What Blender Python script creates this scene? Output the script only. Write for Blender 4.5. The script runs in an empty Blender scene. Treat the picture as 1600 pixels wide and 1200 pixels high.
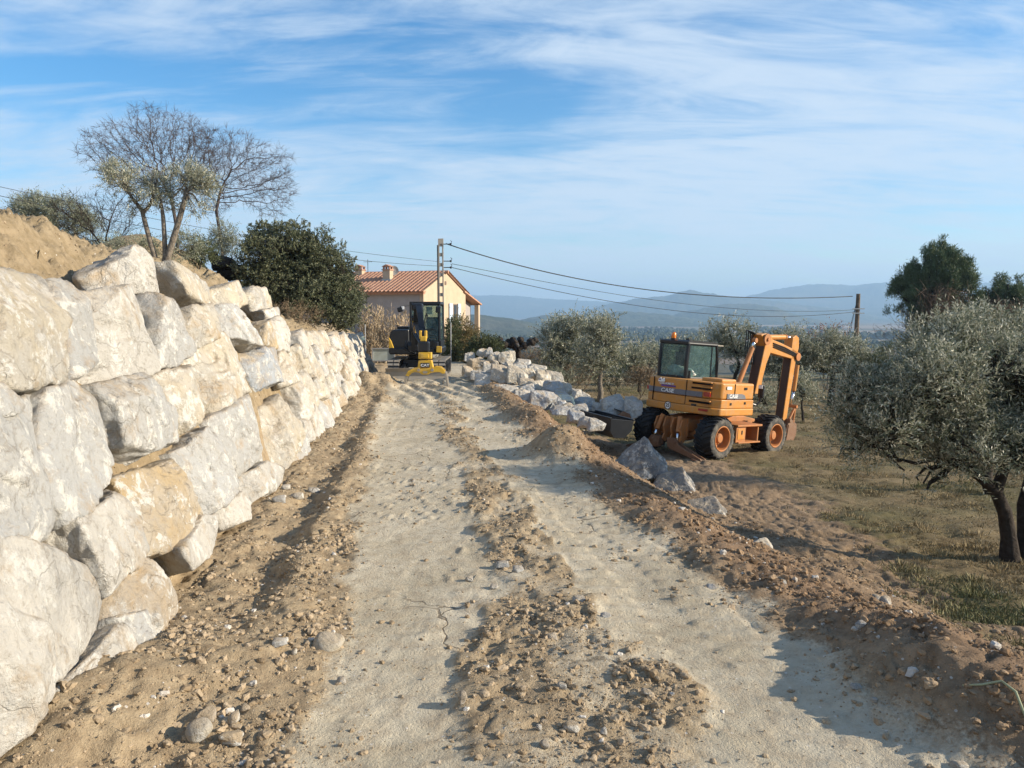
import bpy, math, random
import numpy as np
from mathutils import Vector, Matrix
R = math.radians
C = bpy.context.scene.collection
# ------------------------------------------------------------------ camera, sky, sun, exposure
scene = bpy.context.scene
CAMZ, F, CX, CY, HOR = 2.1, 1200.0, 800.0, 600.0, 490.0
PITCH = math.atan((CY - HOR) / F)
cam = bpy.data.objects.new('camera', bpy.data.cameras.new('camera'))
C.objects.link(cam)
cam.location = (0, 0, CAMZ)
cam.rotation_euler = (math.pi / 2 - PITCH, 0, 0)
cam.data.sensor_width = 36; cam.data.lens = 27.0
cam.data.clip_start = 0.05; cam.data.clip_end = 40000
scene.camera = cam
scene.view_settings.view_transform = 'Standard'
scene.view_settings.look = 'None'
scene.view_settings.exposure = 0.9
scene.view_settings.gamma = 1
SUN_EL, SUN_AZ = R(21), R(97)          # azimuth clockwise from +Y
sd = bpy.data.lights.new('sun', 'SUN'); sun = bpy.data.objects.new('sun', sd); C.objects.link(sun)
sd.energy = 5.0; sd.angle = R(0.5); sd.color = (1.0, 0.875, 0.69)
sv = Vector((math.sin(SUN_AZ) * math.cos(SUN_EL), math.cos(SUN_AZ) * math.cos(SUN_EL), math.sin(SUN_EL)))
sun.rotation_euler = sv.to_track_quat('Z', 'Y').to_euler()
sun.location = (60, -10, 40)
scene.render.engine = 'CYCLES'
scene.cycles.use_denoising = True
scene.cycles.max_bounces = 6; scene.cycles.diffuse_bounces = 2; scene.cycles.glossy_bounces = 2
scene.cycles.transmission_bounces = 4; scene.cycles.transparent_max_bounces = 8; scene.cycles.volume_bounces = 0

def build_world():
    w = bpy.data.worlds.new('World'); scene.world = w; w.use_nodes = True
    n = w.node_tree.nodes; l = w.node_tree.links; n.clear()
    out = n.new('ShaderNodeOutputWorld'); bg = n.new('ShaderNodeBackground'); bg.inputs[1].default_value = 0.1
    l.new(bg.outputs[0], out.inputs[0])
    sky = n.new('ShaderNodeTexSky'); sky.sky_type = 'NISHITA'; sky.sun_disc = False
    sky.sun_elevation = SUN_EL; sky.sun_rotation = SUN_AZ
    sky.air_density = 1.0; sky.dust_density = 0.6; sky.ozone_density = 2.2; sky.altitude = 300
    hs = n.new('ShaderNodeHueSaturation'); hs.inputs['Saturation'].default_value = 1.45; hs.inputs['Value'].default_value = 1.05
    l.new(sky.outputs[0], hs.inputs['Color'])
    tc = n.new('ShaderNodeTexCoord'); sp = n.new('ShaderNodeSeparateXYZ'); l.new(tc.outputs['Generated'], sp.inputs[0])
    def m(op, a, b=None, c=None):
        q = n.new('ShaderNodeMath'); q.operation = op
        for i, v in enumerate((a, b, c)):
            if v is None: continue
            if isinstance(v, (int, float)): q.inputs[i].default_value = v
            else: l.new(v, q.inputs[i])
        return q.outputs[0]
    den = m('ADD', m('MAXIMUM', sp.outputs[2], 0.0), 0.16)
    u = m('DIVIDE', sp.outputs[0], den); v = m('DIVIDE', sp.outputs[1], den)
    cb = n.new('ShaderNodeCombineXYZ'); l.new(u, cb.inputs[0]); l.new(v, cb.inputs[1])
    def noise(scale, sx, sy, rot, detail, rough, dist, off):
        mp = n.new('ShaderNodeMapping'); mp.inputs['Scale'].default_value = (sx, sy, 1); mp.inputs['Rotation'].default_value = (0, 0, rot)
        mp.inputs['Location'].default_value = off
        l.new(cb.outputs[0], mp.inputs[0])
        t = n.new('ShaderNodeTexNoise'); t.inputs['Scale'].default_value = scale; t.inputs['Detail'].default_value = detail
        t.inputs['Roughness'].default_value = rough; t.inputs['Distortion'].default_value = dist
        l.new(mp.outputs[0], t.inputs['Vector']); return t.outputs[0]
    big = noise(0.55, 1, 1.5, R(14), 3, .5, 0.6, (3.1, 1.2, 0))
    streak = noise(1.0, 0.9, 2.1, R(27), 8, .6, 1.5, (0.3, 5.2, 0))
    fine = noise(2.4, 0.7, 2.2, R(38), 8, .64, 1.8, (7.3, 2.2, 0))
    # elevation veil: the cirrus thickens towards the horizon
    el = sp.outputs[2]
    def gauss(cx, cz, sx, sz, wx):       # a clear patch round a sky direction
        a = m('DIVIDE', m('SUBTRACT', u0, cx), sx); b = m('DIVIDE', m('SUBTRACT', m('SUBTRACT', el, cz), m('MULTIPLY', u0, wx)), sz)
        return m('POWER', 2.718, m('MULTIPLY', m('ADD', m('MULTIPLY', a, a), m('MULTIPLY', b, b)), -1.0))
    u0 = m('DIVIDE', sp.outputs[0], m('MAXIMUM', sp.outputs[1], 0.05))
    clear = m('ADD', gauss(-0.36, 0.285, 0.36, 0.040, 0.05), m('MULTIPLY', gauss(0.03, 0.245, 0.12, 0.055, 0.0), 0.85))
    clear = m('ADD', clear, m('MULTIPLY', gauss(-0.15, 0.335, 0.2, 0.022, 0.02), 0.55))
    s1 = m('ADD', m('MULTIPLY', big, 0.9), m('ADD', m('MULTIPLY', streak, 1.45), m('MULTIPLY', fine, 1.0)))
    veil = m('MULTIPLY', m('SUBTRACT', 0.32, el), 0.5)
    d = m('ADD', m('SUBTRACT', s1, 1.12), veil)
    d = m('SUBTRACT', d, m('MULTIPLY', clear, 0.50))
    mr = n.new('ShaderNodeMapRange'); mr.interpolation_type = 'SMOOTHSTEP'
    mr.inputs[1].default_value = 0.0; mr.inputs[2].default_value = 0.95; mr.inputs[3].default_value = 0.04; mr.inputs[4].default_value = 0.86
    l.new(d, mr.inputs[0])
    mix = n.new('ShaderNodeMix'); mix.data_type = 'RGBA'
    l.new(mr.outputs[0], mix.inputs[0]); l.new(hs.outputs[0], mix.inputs[6])
    mix.inputs[7].default_value = (3.95, 4.6, 5.35, 1)
    l.new(mix.outputs[2], bg.inputs[0])
build_world()

# ------------------------------------------------------------------ helpers
FW = np.array([0, math.cos(PITCH), -math.sin(PITCH)]); UP = np.array([0, math.sin(PITCH), math.cos(PITCH)]); RT = np.array([1.0, 0, 0])
CAMP = np.array([0, 0, CAMZ])
def ray(px, py):
    return FW + (px - CX) / F * RT + (CY - py) / F * UP
def at(px, py, Y):
    d = ray(px, py); return CAMP + d * (Y / d[1])
def onz(px, py, z):
    d = ray(px, py); return CAMP + d * ((z - CAMZ) / d[2])
def tag(o, label=None, cat=None, group=None, kind=None):
    if label: o['label'] = label
    if cat: o['category'] = cat
    if group: o['group'] = group
    if kind: o['kind'] = kind
    return o
def empty(name, loc=(0, 0, 0), rz=0.0, label=None, cat=None, group=None):
    o = bpy.data.objects.new(name, None); C.objects.link(o); o.location = loc; o.rotation_euler = (0, 0, rz)
    o.empty_display_size = 0.2
    return tag(o, label, cat, group)
def npmesh(name, verts, faces, smooth=False):
    """verts (n,3); faces (m,k) array or list of arrays with differing k"""
    me = bpy.data.meshes.new(name)
    verts = np.asarray(verts, dtype=np.float32)
    groups = faces if isinstance(faces, list) else [faces]
    groups = [np.asarray(g, dtype=np.int32) for g in groups if len(g)]
    me.vertices.add(len(verts)); me.vertices.foreach_set('co', verts.ravel())
    idx = np.concatenate([g.ravel() for g in groups]); tot = np.concatenate([np.full(len(g), g.shape[1], np.int32) for g in groups])
    start = np.concatenate([[0], np.cumsum(tot)[:-1]]).astype(np.int32)
    me.loops.add(len(idx)); me.loops.foreach_set('vertex_index', idx)
    me.polygons.add(len(tot)); me.polygons.foreach_set('loop_start', start); me.polygons.foreach_set('loop_total', tot)
    me.polygons.foreach_set('use_smooth', np.full(len(tot), smooth, dtype=bool))
    me.update(calc_edges=True)
    return me
def link(name, me, mat=None, parent=None):
    o = bpy.data.objects.new(name, me); C.objects.link(o)
    if mat is not None and not me.materials: me.materials.append(mat)
    if parent is not None: o.parent = parent
    return o
def color_attr(me, name, arr):
    a = me.color_attributes.new(name, 'FLOAT_COLOR', 'POINT')
    arr = np.asarray(arr, dtype=np.float32)
    if arr.shape[1] == 3: arr = np.hstack([arr, np.ones((len(arr), 1), np.float32)])
    a.data.foreach_set('color', arr.ravel())
def copy_tree(o, parent=None):
    c = o.copy(); C.objects.link(c)
    if parent is not None: c.parent = parent
    for ch in list(o.children): copy_tree(ch, c)
    return c

# numpy noise
def _hash(ix, iy, iz, seed):
    h = (ix.astype(np.int64) * 374761393 + iy.astype(np.int64) * 668265263 + iz.astype(np.int64) * 2147483647 + seed * 974634777) & 0xffffffff
    h = ((h ^ (h >> 13)) * 1274126177) & 0xffffffff
    h = ((h ^ (h >> 16)) * 2246822519) & 0xffffffff
    return ((h ^ (h >> 15)) & 0xffffff) / float(0xffffff)
def vnoise(x, y, z=None, seed=0):
    ix = np.floor(x); iy = np.floor(y); fx = x - ix; fy = y - iy
    ux = fx * fx * fx * (fx * (fx * 6 - 15) + 10); uy = fy * fy * fy * (fy * (fy * 6 - 15) + 10)
    if z is None:
        z0 = np.zeros_like(ix)
        a = _hash(ix, iy, z0, seed); b = _hash(ix + 1, iy, z0, seed); c = _hash(ix, iy + 1, z0, seed); d = _hash(ix + 1, iy + 1, z0, seed)
        return ((a + (b - a) * ux) * (1 - uy) + (c + (d - c) * ux) * uy) * 2 - 1
    iz = np.floor(z); fz = z - iz; uz = fz * fz * (3 - 2 * fz)
    r = 0
    for k in (0, 1):
        a = _hash(ix, iy, iz + k, seed); b = _hash(ix + 1, iy, iz + k, seed); c = _hash(ix, iy + 1, iz + k, seed); d = _hash(ix + 1, iy + 1, iz + k, seed)
        q = (a + (b - a) * ux) * (1 - uy) + (c + (d - c) * ux) * uy
        r = r + q * (uz if k else (1 - uz))
    return r * 2 - 1
def fbm(x, y, z=None, seed=0, octv=4, rough=0.5, lac=2.03):
    a, t, s = 1.0, 0, 0
    for i in range(octv):
        t = t + a * vnoise(x, y, z, seed + i * 17); s += a; a *= rough
        x = x * lac + 13.7; y = y * lac + 7.1
        if z is not None: z = z * lac + 3.3
    return t / s
def sstep(a, b, x):
    t = np.clip((x - a) / (b - a), 0, 1); return t * t * (3 - 2 * t)

# mesh builder for machines, house, posts ...
class MB:
    def __init__(self): self.v = []; self.f = []
    def add(self, vs, fs):
        b = len(self.v); self.v += [tuple(map(float, p)) for p in vs]; self.f += [tuple(i + b for i in q) for q in fs]
        return self
    def box(self, c, s, rot=None, taper=None):
        """centre, full size, optional Matrix rot"""
        x, y, z = s[0] / 2, s[1] / 2, s[2] / 2
        vs = [Vector((a * x, b * y, d * z)) for d in (-1, 1) for b in (-1, 1) for a in (-1, 1)]
        if taper:
            for i in range(4, 8): vs[i].x *= taper; vs[i].y *= taper
        if rot is not None: vs = [rot @ p for p in vs]
        vs = [p + Vector(c) for p in vs]
        return self.add(vs, [(0, 2, 3, 1), (4, 5, 7, 6), (0, 1, 5, 4), (2, 6, 7, 3), (0, 4, 6, 2), (1, 3, 7, 5)])
    def tube(self, pts, r, seg=10, cap=True):
        pts = [Vector(p) for p in pts]; n = len(pts)
        rs = r if isinstance(r, (list, tuple, np.ndarray)) else [r] * n
        vs = []; prev = None
        for i, p in enumerate(pts):
            t = (pts[min(i + 1, n - 1)] - pts[max(i - 1, 0)])
            if t.length < 1e-9: t = Vector((0, 0, 1))
            t.normalize()
            a = prev if prev is not None else (Vector((0, 0, 1)) if abs(t.z) < .9 else Vector((1, 0, 0)))
            a = a - t * a.dot(t)
            if a.length < 1e-6: a = Vector((1, 0, 0)) - t * t.x
            a.normalize(); prev = a; b = t.cross(a)
            for k in range(seg):
                q = 2 * math.pi * k / seg; vs.append(p + (a * math.cos(q) + b * math.sin(q)) * rs[i])
        fs = []
        for i in range(n - 1):
            for k in range(seg):
                k2 = (k + 1) % seg; fs.append((i * seg + k, i * seg + k2, (i + 1) * seg + k2, (i + 1) * seg + k))
        if cap: fs.append(tuple(range(seg - 1, -1, -1))); fs.append(tuple((n - 1) * seg + k for k in range(seg)))
        return self.add(vs, fs)
    def cyl(self, p, q, r, seg=16): return self.tube([p, q], r, seg)
    def prism(self, poly, axis, a, b):
        """poly of 2-tuples extruded along axis 'x','y','z' from a to b (other two axes in order)"""
        def mk(u, v, w):
            return {'x': (w, u, v), 'y': (u, w, v), 'z': (u, v, w)}[axis]
        n = len(poly); vs = [mk(u, v, a) for u, v in poly] + [mk(u, v, b) for u, v in poly]
        fs = [tuple(range(n - 1, -1, -1)), tuple(range(n, 2 * n))] + [(i, (i + 1) % n, n + (i + 1) % n, n + i) for i in range(n)]
        return self.add(vs, fs)
    def lathe(self, prof, c, axis, seg=32):
        """prof: list of (radius, offset along axis)"""
        c = Vector(c); axis = Vector(axis).normalized()
        a = Vector((0, 0, 1)) if abs(axis.z) < .9 else Vector((1, 0, 0)); a = (a - axis * a.dot(axis)).normalized(); b = axis.cross(a)
        vs = [c + axis * o + (a * math.cos(2 * math.pi * k / seg) + b * math.sin(2 * math.pi * k / seg)) * r for r, o in prof for k in range(seg)]
        fs = []
        for i in range(len(prof) - 1):
            for k in range(seg):
                k2 = (k + 1) % seg; fs.append((i * seg + k, i * seg + k2, (i + 1) * seg + k2, (i + 1) * seg + k))
        return self.add(vs, fs)
    def build(self, name, mat, parent=None, smooth=False, bevel=0.0, bseg=2):
        me = bpy.data.meshes.new(name); me.from_pydata(self.v, [], self.f); me.update()
        if smooth:
            for p in me.polygons: p.use_smooth = True
        me.materials.append(mat)
        o = bpy.data.objects.new(name, me); C.objects.link(o)
        if parent is not None: o.parent = parent
        import bmesh
        bm = bmesh.new(); bm.from_mesh(me)
        if bevel: bmesh.ops.remove_doubles(bm, verts=bm.verts, dist=1e-5)
        bmesh.ops.recalc_face_normals(bm, faces=bm.faces)
        if bevel:
            es = [e for e in bm.edges if len(e.link_faces) == 2 and e.calc_face_angle(0) > R(28)]
            try: bmesh.ops.bevel(bm, geom=es, offset=bevel, segments=bseg, profile=.5, affect='EDGES', clamp_overlap=True)
            except Exception: pass
        bm.to_mesh(me); bm.free()
        return o

# materials
class NT:
    def __init__(self, name):
        self.m = bpy.data.materials.new(name); self.m.use_nodes = True
        self.t = self.m.node_tree; self.n = self.t.nodes; self.l = self.t.links
        self.b = next(q for q in self.n if q.type == 'BSDF_PRINCIPLED')
    def new(self, k, **kw):
        q = self.n.new(k)
        for a, v in kw.items(): setattr(q, a, v)
        return q
    def set(self, sock, v):
        if hasattr(v, 'is_linked') or hasattr(v, 'links'): self.l.new(v, sock)
        else: sock.default_value = v
    def co(self, kind='Object'): return self.new('ShaderNodeTexCoord').outputs[kind]
    def noise(self, vec, scale, detail=4, rough=.55, dist=0.0):
        t = self.new('ShaderNodeTexNoise'); self.l.new(vec, t.inputs['Vector'])
        t.inputs['Scale'].default_value = scale; t.inputs['Detail'].default_value = detail; t.inputs['Roughness'].default_value = rough; t.inputs['Distortion'].default_value = dist
        return t.outputs[0]
    def vor(self, vec, scale, feature='F1'):
        t = self.new('ShaderNodeTexVoronoi', feature=feature); self.l.new(vec, t.inputs['Vector']); t.inputs['Scale'].default_value = scale
        return t.outputs[0]
    def ramp(self, fac, stops, interp='LINEAR'):
        r = self.new('ShaderNodeValToRGB'); r.color_ramp.interpolation = interp
        e = r.color_ramp.elements
        while len(e) < len(stops): e.new(0.5)
        for i, (p, c) in enumerate(stops):
            e[i].position = p; e[i].color = (c, c, c, 1) if isinstance(c, (int, float)) else (*c, 1)
        self.l.new(fac, r.inputs[0]); return r.outputs[0]
    def mix(self, fac, a, b, mode='MIX'):
        q = self.new('ShaderNodeMix', data_type='RGBA', blend_type=mode)
        self.set(q.inputs[0], fac)
        for s, v in ((q.inputs[6], a), (q.inputs[7], b)):
            if isinstance(v, tuple): s.default_value = (*v[:3], 1)
            else: self.l.new(v, s)
        return q.outputs[2]
    def math(self, op, a, b=0.0):
        q = self.new('ShaderNodeMath', operation=op); self.set(q.inputs[0], a); self.set(q.inputs[1], b); return q.outputs[0]
    def bump(self, h, strength=.3, dist=.02, prev=None):
        q = self.new('ShaderNodeBump'); q.inputs['Strength'].default_value = strength; q.inputs['Distance'].default_value = dist
        self.l.new(h, q.inputs['Height'])
        if prev is not None: self.l.new(prev, q.inputs['Normal'])
        self.l.new(q.outputs[0], self.b.inputs['Normal']); return q.outputs[0]
    def base(self, c, rough=.9, spec=.3, metal=0.0):
        if isinstance(c, tuple): self.b.inputs['Base Color'].default_value = (*c[:3], 1)
        else: self.l.new(c, self.b.inputs['Base Color'])
        if isinstance(rough, (int, float)): self.b.inputs['Roughness'].default_value = rough
        else: self.l.new(rough, self.b.inputs['Roughness'])
        self.b.inputs['Specular IOR Level'].default_value = spec; self.b.inputs['Metallic'].default_value = metal
        return self.m
def simple(name, c, rough=.6, spec=.4, metal=0.0, var=.12, scale=6.0, dirt=None, dirt_amt=.35, bump=0.0):
    """painted / plain material with wear: tone variation and an optional dust colour"""
    q = NT(name); v = q.co()
    n1 = q.noise(v, scale, 5, .6)
    dark = tuple(x * (1 - var * 1.6) for x in c); lite = tuple(min(1, x * (1 + var)) for x in c)
    col = q.ramp(n1, [(.3, dark), (.7, lite)])
    if dirt is not None:
        n2 = q.noise(v, scale * .6, 7, .7, .6)
        fac = q.ramp(n2, [(.45, 0.0), (.72, dirt_amt)])
        col = q.mix(fac, col, dirt)
    if bump: q.bump(q.noise(v, scale * 8, 4), bump, .01)
    return q.base(col, rough, spec, metal)
# ------------------------------------------------------------------ terrain
AX = 0.115                                   # the track runs slightly to the left
WX0, LEAN = -1.75, 0.35                      # foot of the boulder wall and its batter
def wall_top(y): return np.interp(y, [2, 5, 8, 12, 13.3, 18, 27], [2.25, 2.3, 2.3, 2.2, 1.8, 1.65, 1.35])
def right_edge(y): return np.interp(y, [0, 3.5, 5, 7, 9.5, 12, 16.8, 23, 30, 45], [2.75, 2.7, 2.6, 2.38, 2.15, 2.12, 2.0, 1.9, 1.85, 1.85])  # in w
MOUNDS = [  # w, y, rw, ry, height: heaps of spoil along the right edge and by the wall
    (2.95, 4.0, .46, .75, .30), (2.95, 5.0, .40, .5, .12), (2.5, 6.4, .3, .7, .02), (2.45, 7.9, .36, .8, .07), (2.35, 9.3, .33, .55, .07),
    (2.02, 11.25, .46, .62, .42), (2.4, 12.0, .4, .6, .20), (2.05, 13.3, .40, .6, .10), (2.1, 15.2, .5, .8, .30), (2.0, 16.6, .45, .6, .18), (1.95, 18.5, .4, 1.2, .16),
    (1.9, 21, .4, 1.5, .12), (-1.75, 3.7, .42, .5, .2), (-1.35, 4.3, .4, .5, .12), (-1.55, 22.3, .7, 1.2, .42), (-1.5, 17.5, .4, 1.4, .16),
    (4.9, 16.3, .7, 1.0, .2), (6.2, 14.8, .9, .7, .16), (4.0, 15.6, .5, .6, .16), (4.1, 7.2, .5, .7, .14), (4.6, 9.8, .6, .8, .14), (6.9, 21.9, 1.9, 1.9, -.17), (5.7, 20.5, .9, 1.0, .12), (3.0, 24.6, .7, 1.6, .55), (2.9, 22.4, .6, 1.3, .35)]
def masks(x, y):
    w = x + AX * y
    xr = right_edge(y)
    e1 = fbm(x * 1.1, y * .7, seed=5, octv=4) ; e2 = fbm(x * 3.3, y * 2.2, seed=9, octv=3)
    # loose brown soil: centre strip, verge by the wall, right berm
    cen = np.interp(y, [3, 4, 8, 12, 16, 25], [.75, .72, .84, .66, .62, .5]); cw = np.interp(y, [3, 4, 6, 8, 12, 16, 30], [.52, .5, .26, .34, .30, .2, .2])
    lc = 1 - sstep(.75, 1.35, np.abs(w - cen + .32 * e1) / cw + .75 * e2 + .35 * e1)
    lc = lc * np.interp(y, [0, 14, 20], [1, .9, .35]) * (.45 + .55 * sstep(-.42, .05, fbm(x * 2.3, y * 1.7, seed=15, octv=4)))
    gap = np.exp(-((y - 5.7) / .42) ** 2); lc = lc * (1 - .5 * gap)
    ll = 1 - sstep(-1.25, -.72, w + .28 * e1 + .22 * e2 - np.interp(y, [3, 5, 8, 14], [.35, .35, .25, .05]))
    lr = sstep(-.45, .25, w - xr + .3 * e1 + .3 * e2)
    sp = sstep(.3, .55, fbm(x * 1.6, y * .8, seed=31, octv=4)) * .3
    loose = np.clip(np.maximum(np.maximum(lc, ll), np.maximum(lr, sp)), 0, 1)
    for mw, my, rw, ry, hh in MOUNDS[:20]:
        loose = np.maximum(loose, np.exp(-((((w - mw) / (rw * 1.25)) ** 2 + ((y - my) / (ry * 1.25)) ** 2) ** 1.6)) * (1 + .4 * e2))
    loose = np.clip(loose, 0, 1)
    s = w - xr
    glo = np.interp(y, [3, 5, 7, 10, 14, 18.5, 22, 26], [1.0, 1.2, 1.9, 3.0, 4.2, 4.6, 2.6, 1.4])
    grass = sstep(glo, glo + 1.8, s + .9 * e1 + .5 * e2)
    grass = np.maximum(grass, sstep(27, 33, y + 2 * e1) * sstep(1.3, 2.4, s))
    grass = np.maximum(grass, sstep(46, 50, y + 2 * e1))
    rust = sstep(-.6, .4, s + .3 * e1) * (1 - .3 * sstep(.7, 1.8, s + .4 * e1))
    return w, s, loose, grass, rust, lc
def hgt(x, y, detail=True):
    x = np.asarray(x, float); y = np.asarray(y, float)
    w, s, loose, grass, rust, lc = masks(x, y)
    r = np.hypot(x, y)
    # field to the right of the road
    D = np.interp(y, [0, 3, 5, 9, 14, 19, 35, 60, 120], [.25, .3, .5, .92, 1.25, 1.48, 1.75, 2.6, 6])
    D = D * (sstep(27, 22, y) * 1.0 + (1 - sstep(27, 22, y)) * 1)
    fall = sstep(.05, 2.6, s)
    z = -D * fall - .015 * np.clip(s - 3, 0, 60) * sstep(1, 4, y)
    z = z + .25 * sstep(34, 46, y) * (1 - sstep(1.0, 4.5, s))
    # hillside behind the boulder wall
    back = -(w - WX0)                                   # metres left of the wall's foot
    zt = wall_top(np.clip(y, 2, 27)) - .22
    face = np.clip((back - .24) / LEAN, 0, 50)          # soil face behind the boulders follows their batter
    end = 1 - sstep(26.6, 27.6, y)
    ridge = np.interp(y, [0, 3, 7.4, 8.2, 10, 12, 15, 18, 21, 26, 33], [2.95, 3.0, 3.08, 3.12, 2.92, 2.86, 2.80, 2.45, 2.05, 1.75, 1.6])
    ter = zt + (ridge - zt) * sstep(1.25, 2.35, back + .22 * fbm(x * 1.2, y * 1.2, seed=77, octv=3)) + (.30 + .5 * sstep(20, 23.5, y) * sstep(36, 31, y) * sstep(9, 6, back)) * np.clip(back - 3.2, 0, 9)
    ter = np.maximum(ter, zt)
    bk = np.minimum(face, ter)
    gentle = np.minimum(.45 * np.clip(back - .2, 0, 3.4), 1.53) + .25 * np.clip(back - 4.5, 0, 11)
    bk = bk * end + gentle * (1 - end) * (1 - sstep(45, 75, y)) 
    z = np.where(back > 0, np.maximum(z, bk * (1 - sstep(60, 110, r))), z)
    # valley
    far = sstep(62, 560, r); z = z - 37 * far
    fade = 1 - sstep(40, 90, r)
    for mw, my, rw, ry, hh in MOUNDS:
        d = ((w - mw) / rw) ** 2 + ((y - my) / ry) ** 2
        near = d < 9
        if near.any():
            q = np.where(near, np.exp(-d ** 1.25), 0)
            z = z + hh * q
    # the verge by the wall: a shallow ditch with a ridge
    z = z + .05 * np.exp(-((w + 1.0 - .08 * fbm(x, y * .6, seed=3)) / .16) ** 2) * sstep(4, 5, y) * (1 - sstep(20, 26, y)) - .06 * np.exp(-((w + 1.32) / .2) ** 2) * sstep(4.5, 6, y)
    if detail:
        onroad = (1 - sstep(0, .4, s)) * (1 - sstep(0, .2, back))
        # wheel paths pressed in a little, centre strip standing up
        z = z + (.022 * lc - .02 * np.exp(-((w + .25) / .55) ** 2) - .02 * np.exp(-((w - 1.75) / .5) ** 2)) * onroad * (1 - sstep(30, 36, y))
        rough = fbm(x * 2.2, y * 2.2, seed=41, octv=4)
        z = z + fade * (.05 * rough * loose + .014 * rough)
        n1 = fbm(x * 8 + 1.5 * fbm(x * 3, y * 3, seed=52, octv=2), y * 7 + 1.5 * fbm(x * 3, y * 3, seed=53, octv=2), seed=51, octv=5, rough=.68)
        rid = 1 - np.abs(n1) * 2.2
        z = z + (1 - sstep(14, 40, r)) * (.042 * np.clip(n1 + .05, -.3, 1) * loose + .010 * n1 + .012 * loose * rid)
        z = z + .045 * fbm(x * 1.9, y * 1.7, seed=57, octv=4, rough=.6) * sstep(.6, 1.6, s) * (1 - grass) * (1 - sstep(19, 24, y))
        # small lumps pressed into the pale surface
        lum = fbm(x * 14, y * 11, seed=61, octv=3)
        patch = sstep(-.1, .35, fbm(x * .9, y * .6, seed=64, octv=3))
        z = z + (1 - sstep(10, 30, r)) * .022 * sstep(.30, .6, lum) * onroad * (1 - .5 * loose) * patch
        # track grouser and tyre prints across the wheel paths
        sn = sstep(-.1, .55, np.sin((y + .05 * fbm(x * 2, y * 2, seed=8)) * 2 * math.pi / .21)); wob = .10 * np.sin(y * .55) + .05 * np.sin(y * 1.3)
        pr = sn * (sstep(.2, .15, np.abs(w + .82 - wob)) + sstep(.2, .15, np.abs(w + .12 - wob)) + sstep(.2, .15, np.abs(w - 1.30 - wob)) + .8 * sstep(.2, .15, np.abs(w - 1.95 - wob)))
        amt = sstep(-.15, .35, fbm(x * .9, y * .5, seed=83, octv=3)) * (.5 + .5 * sstep(6, 11, y))
        z = z + .042 * pr * np.clip(amt, 0, 1) * (1 - sstep(22, 32, y)) * sstep(2.5, 5.5, y)
        # caterpillar turning marks in front of the digger
        tw = np.sin((x * 1.0 + y * .35 + .3 * fbm(x * 1.2, y * 1.2, seed=88)) * 2 * math.pi / .55)
        z = z + .035 * tw * sstep(16, 20, y) * (1 - sstep(24, 27, y)) * onroad
        # clods and rills of the cut bank
        bmask = sstep(1.1, 1.6, back) * (1 - sstep(5, 7, back)) * end
        z = z + bmask * (.22 * fbm(x * 2.6, y * 2.6, seed=90, octv=6, rough=.78) - .10 * np.abs(fbm(x * 3.5, y * 3.5, seed=93, octv=4, rough=.6)))
    return z
def gz(x, y): return float(hgt(np.array([x]), np.array([y]), False)[0])
def grid_axis(lo, hi, step, glo, ghi, g):
    core = np.arange(lo, hi, step); a = []; v, st = lo, step
    while v > glo: st *= g; v -= st; a.append(v)
    b = []; v, st = core[-1], step
    while v < ghi: st *= g; v += st; b.append(v)
    return np.array(a[::-1] + list(core) + b)
def build_terrain():
    X = grid_axis(-7.6, 4.4, .024, -9000, 9000, 1.035)
    ys = [-6.0]
    while ys[-1] < 1.2: ys.append(ys[-1] + .15)
    while ys[-1] < 70: ys.append(ys[-1] + .010 + .0046 * max(ys[-1] - 1, 0))
    while ys[-1] < 12000: ys.append(ys[-1] * 1.035)
    Y = np.array(ys); nx, ny = len(X), len(Y)
    gx, gy = np.meshgrid(X, Y); gx = gx.ravel(); gy = gy.ravel()
    z = hgt(gx, gy)
    w, s, loose, grass, rust, lc = masks(gx, gy)
    back = -(w - WX0)
    bank = sstep(.3, .6, back) * (1 - sstep(26, 29, gy))
    v = np.stack([gx, gy, z], 1)
    i = np.arange((nx - 1) * (ny - 1)); r_, c_ = i // (nx - 1), i % (nx - 1)
    a = r_ * nx + c_; f = np.stack([a, a + 1, a + nx + 1, a + nx], 1)
    fw = w[a]; fs = s[a]; fy = gy[a]
    road = (fw > WX0 - .1) & (fs < .55) & (fy < 44)
    print('terrain', len(v), nx, ny)
    def sub(name, msk, mat):
        ff = f[msk]; used = np.unique(ff); rm = np.full(len(v), -1, np.int64); rm[used] = np.arange(len(used))
        me = npmesh(name, v[used], rm[ff], True)
        color_attr(me, 'soil', np.stack([loose, grass, rust, bank], 1)[used])
        o = link(name, me, mat); o['kind'] = 'structure'; return o
    m = ground_material()
    sub('road', road, m); sub('ground', ~road, m)
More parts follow.
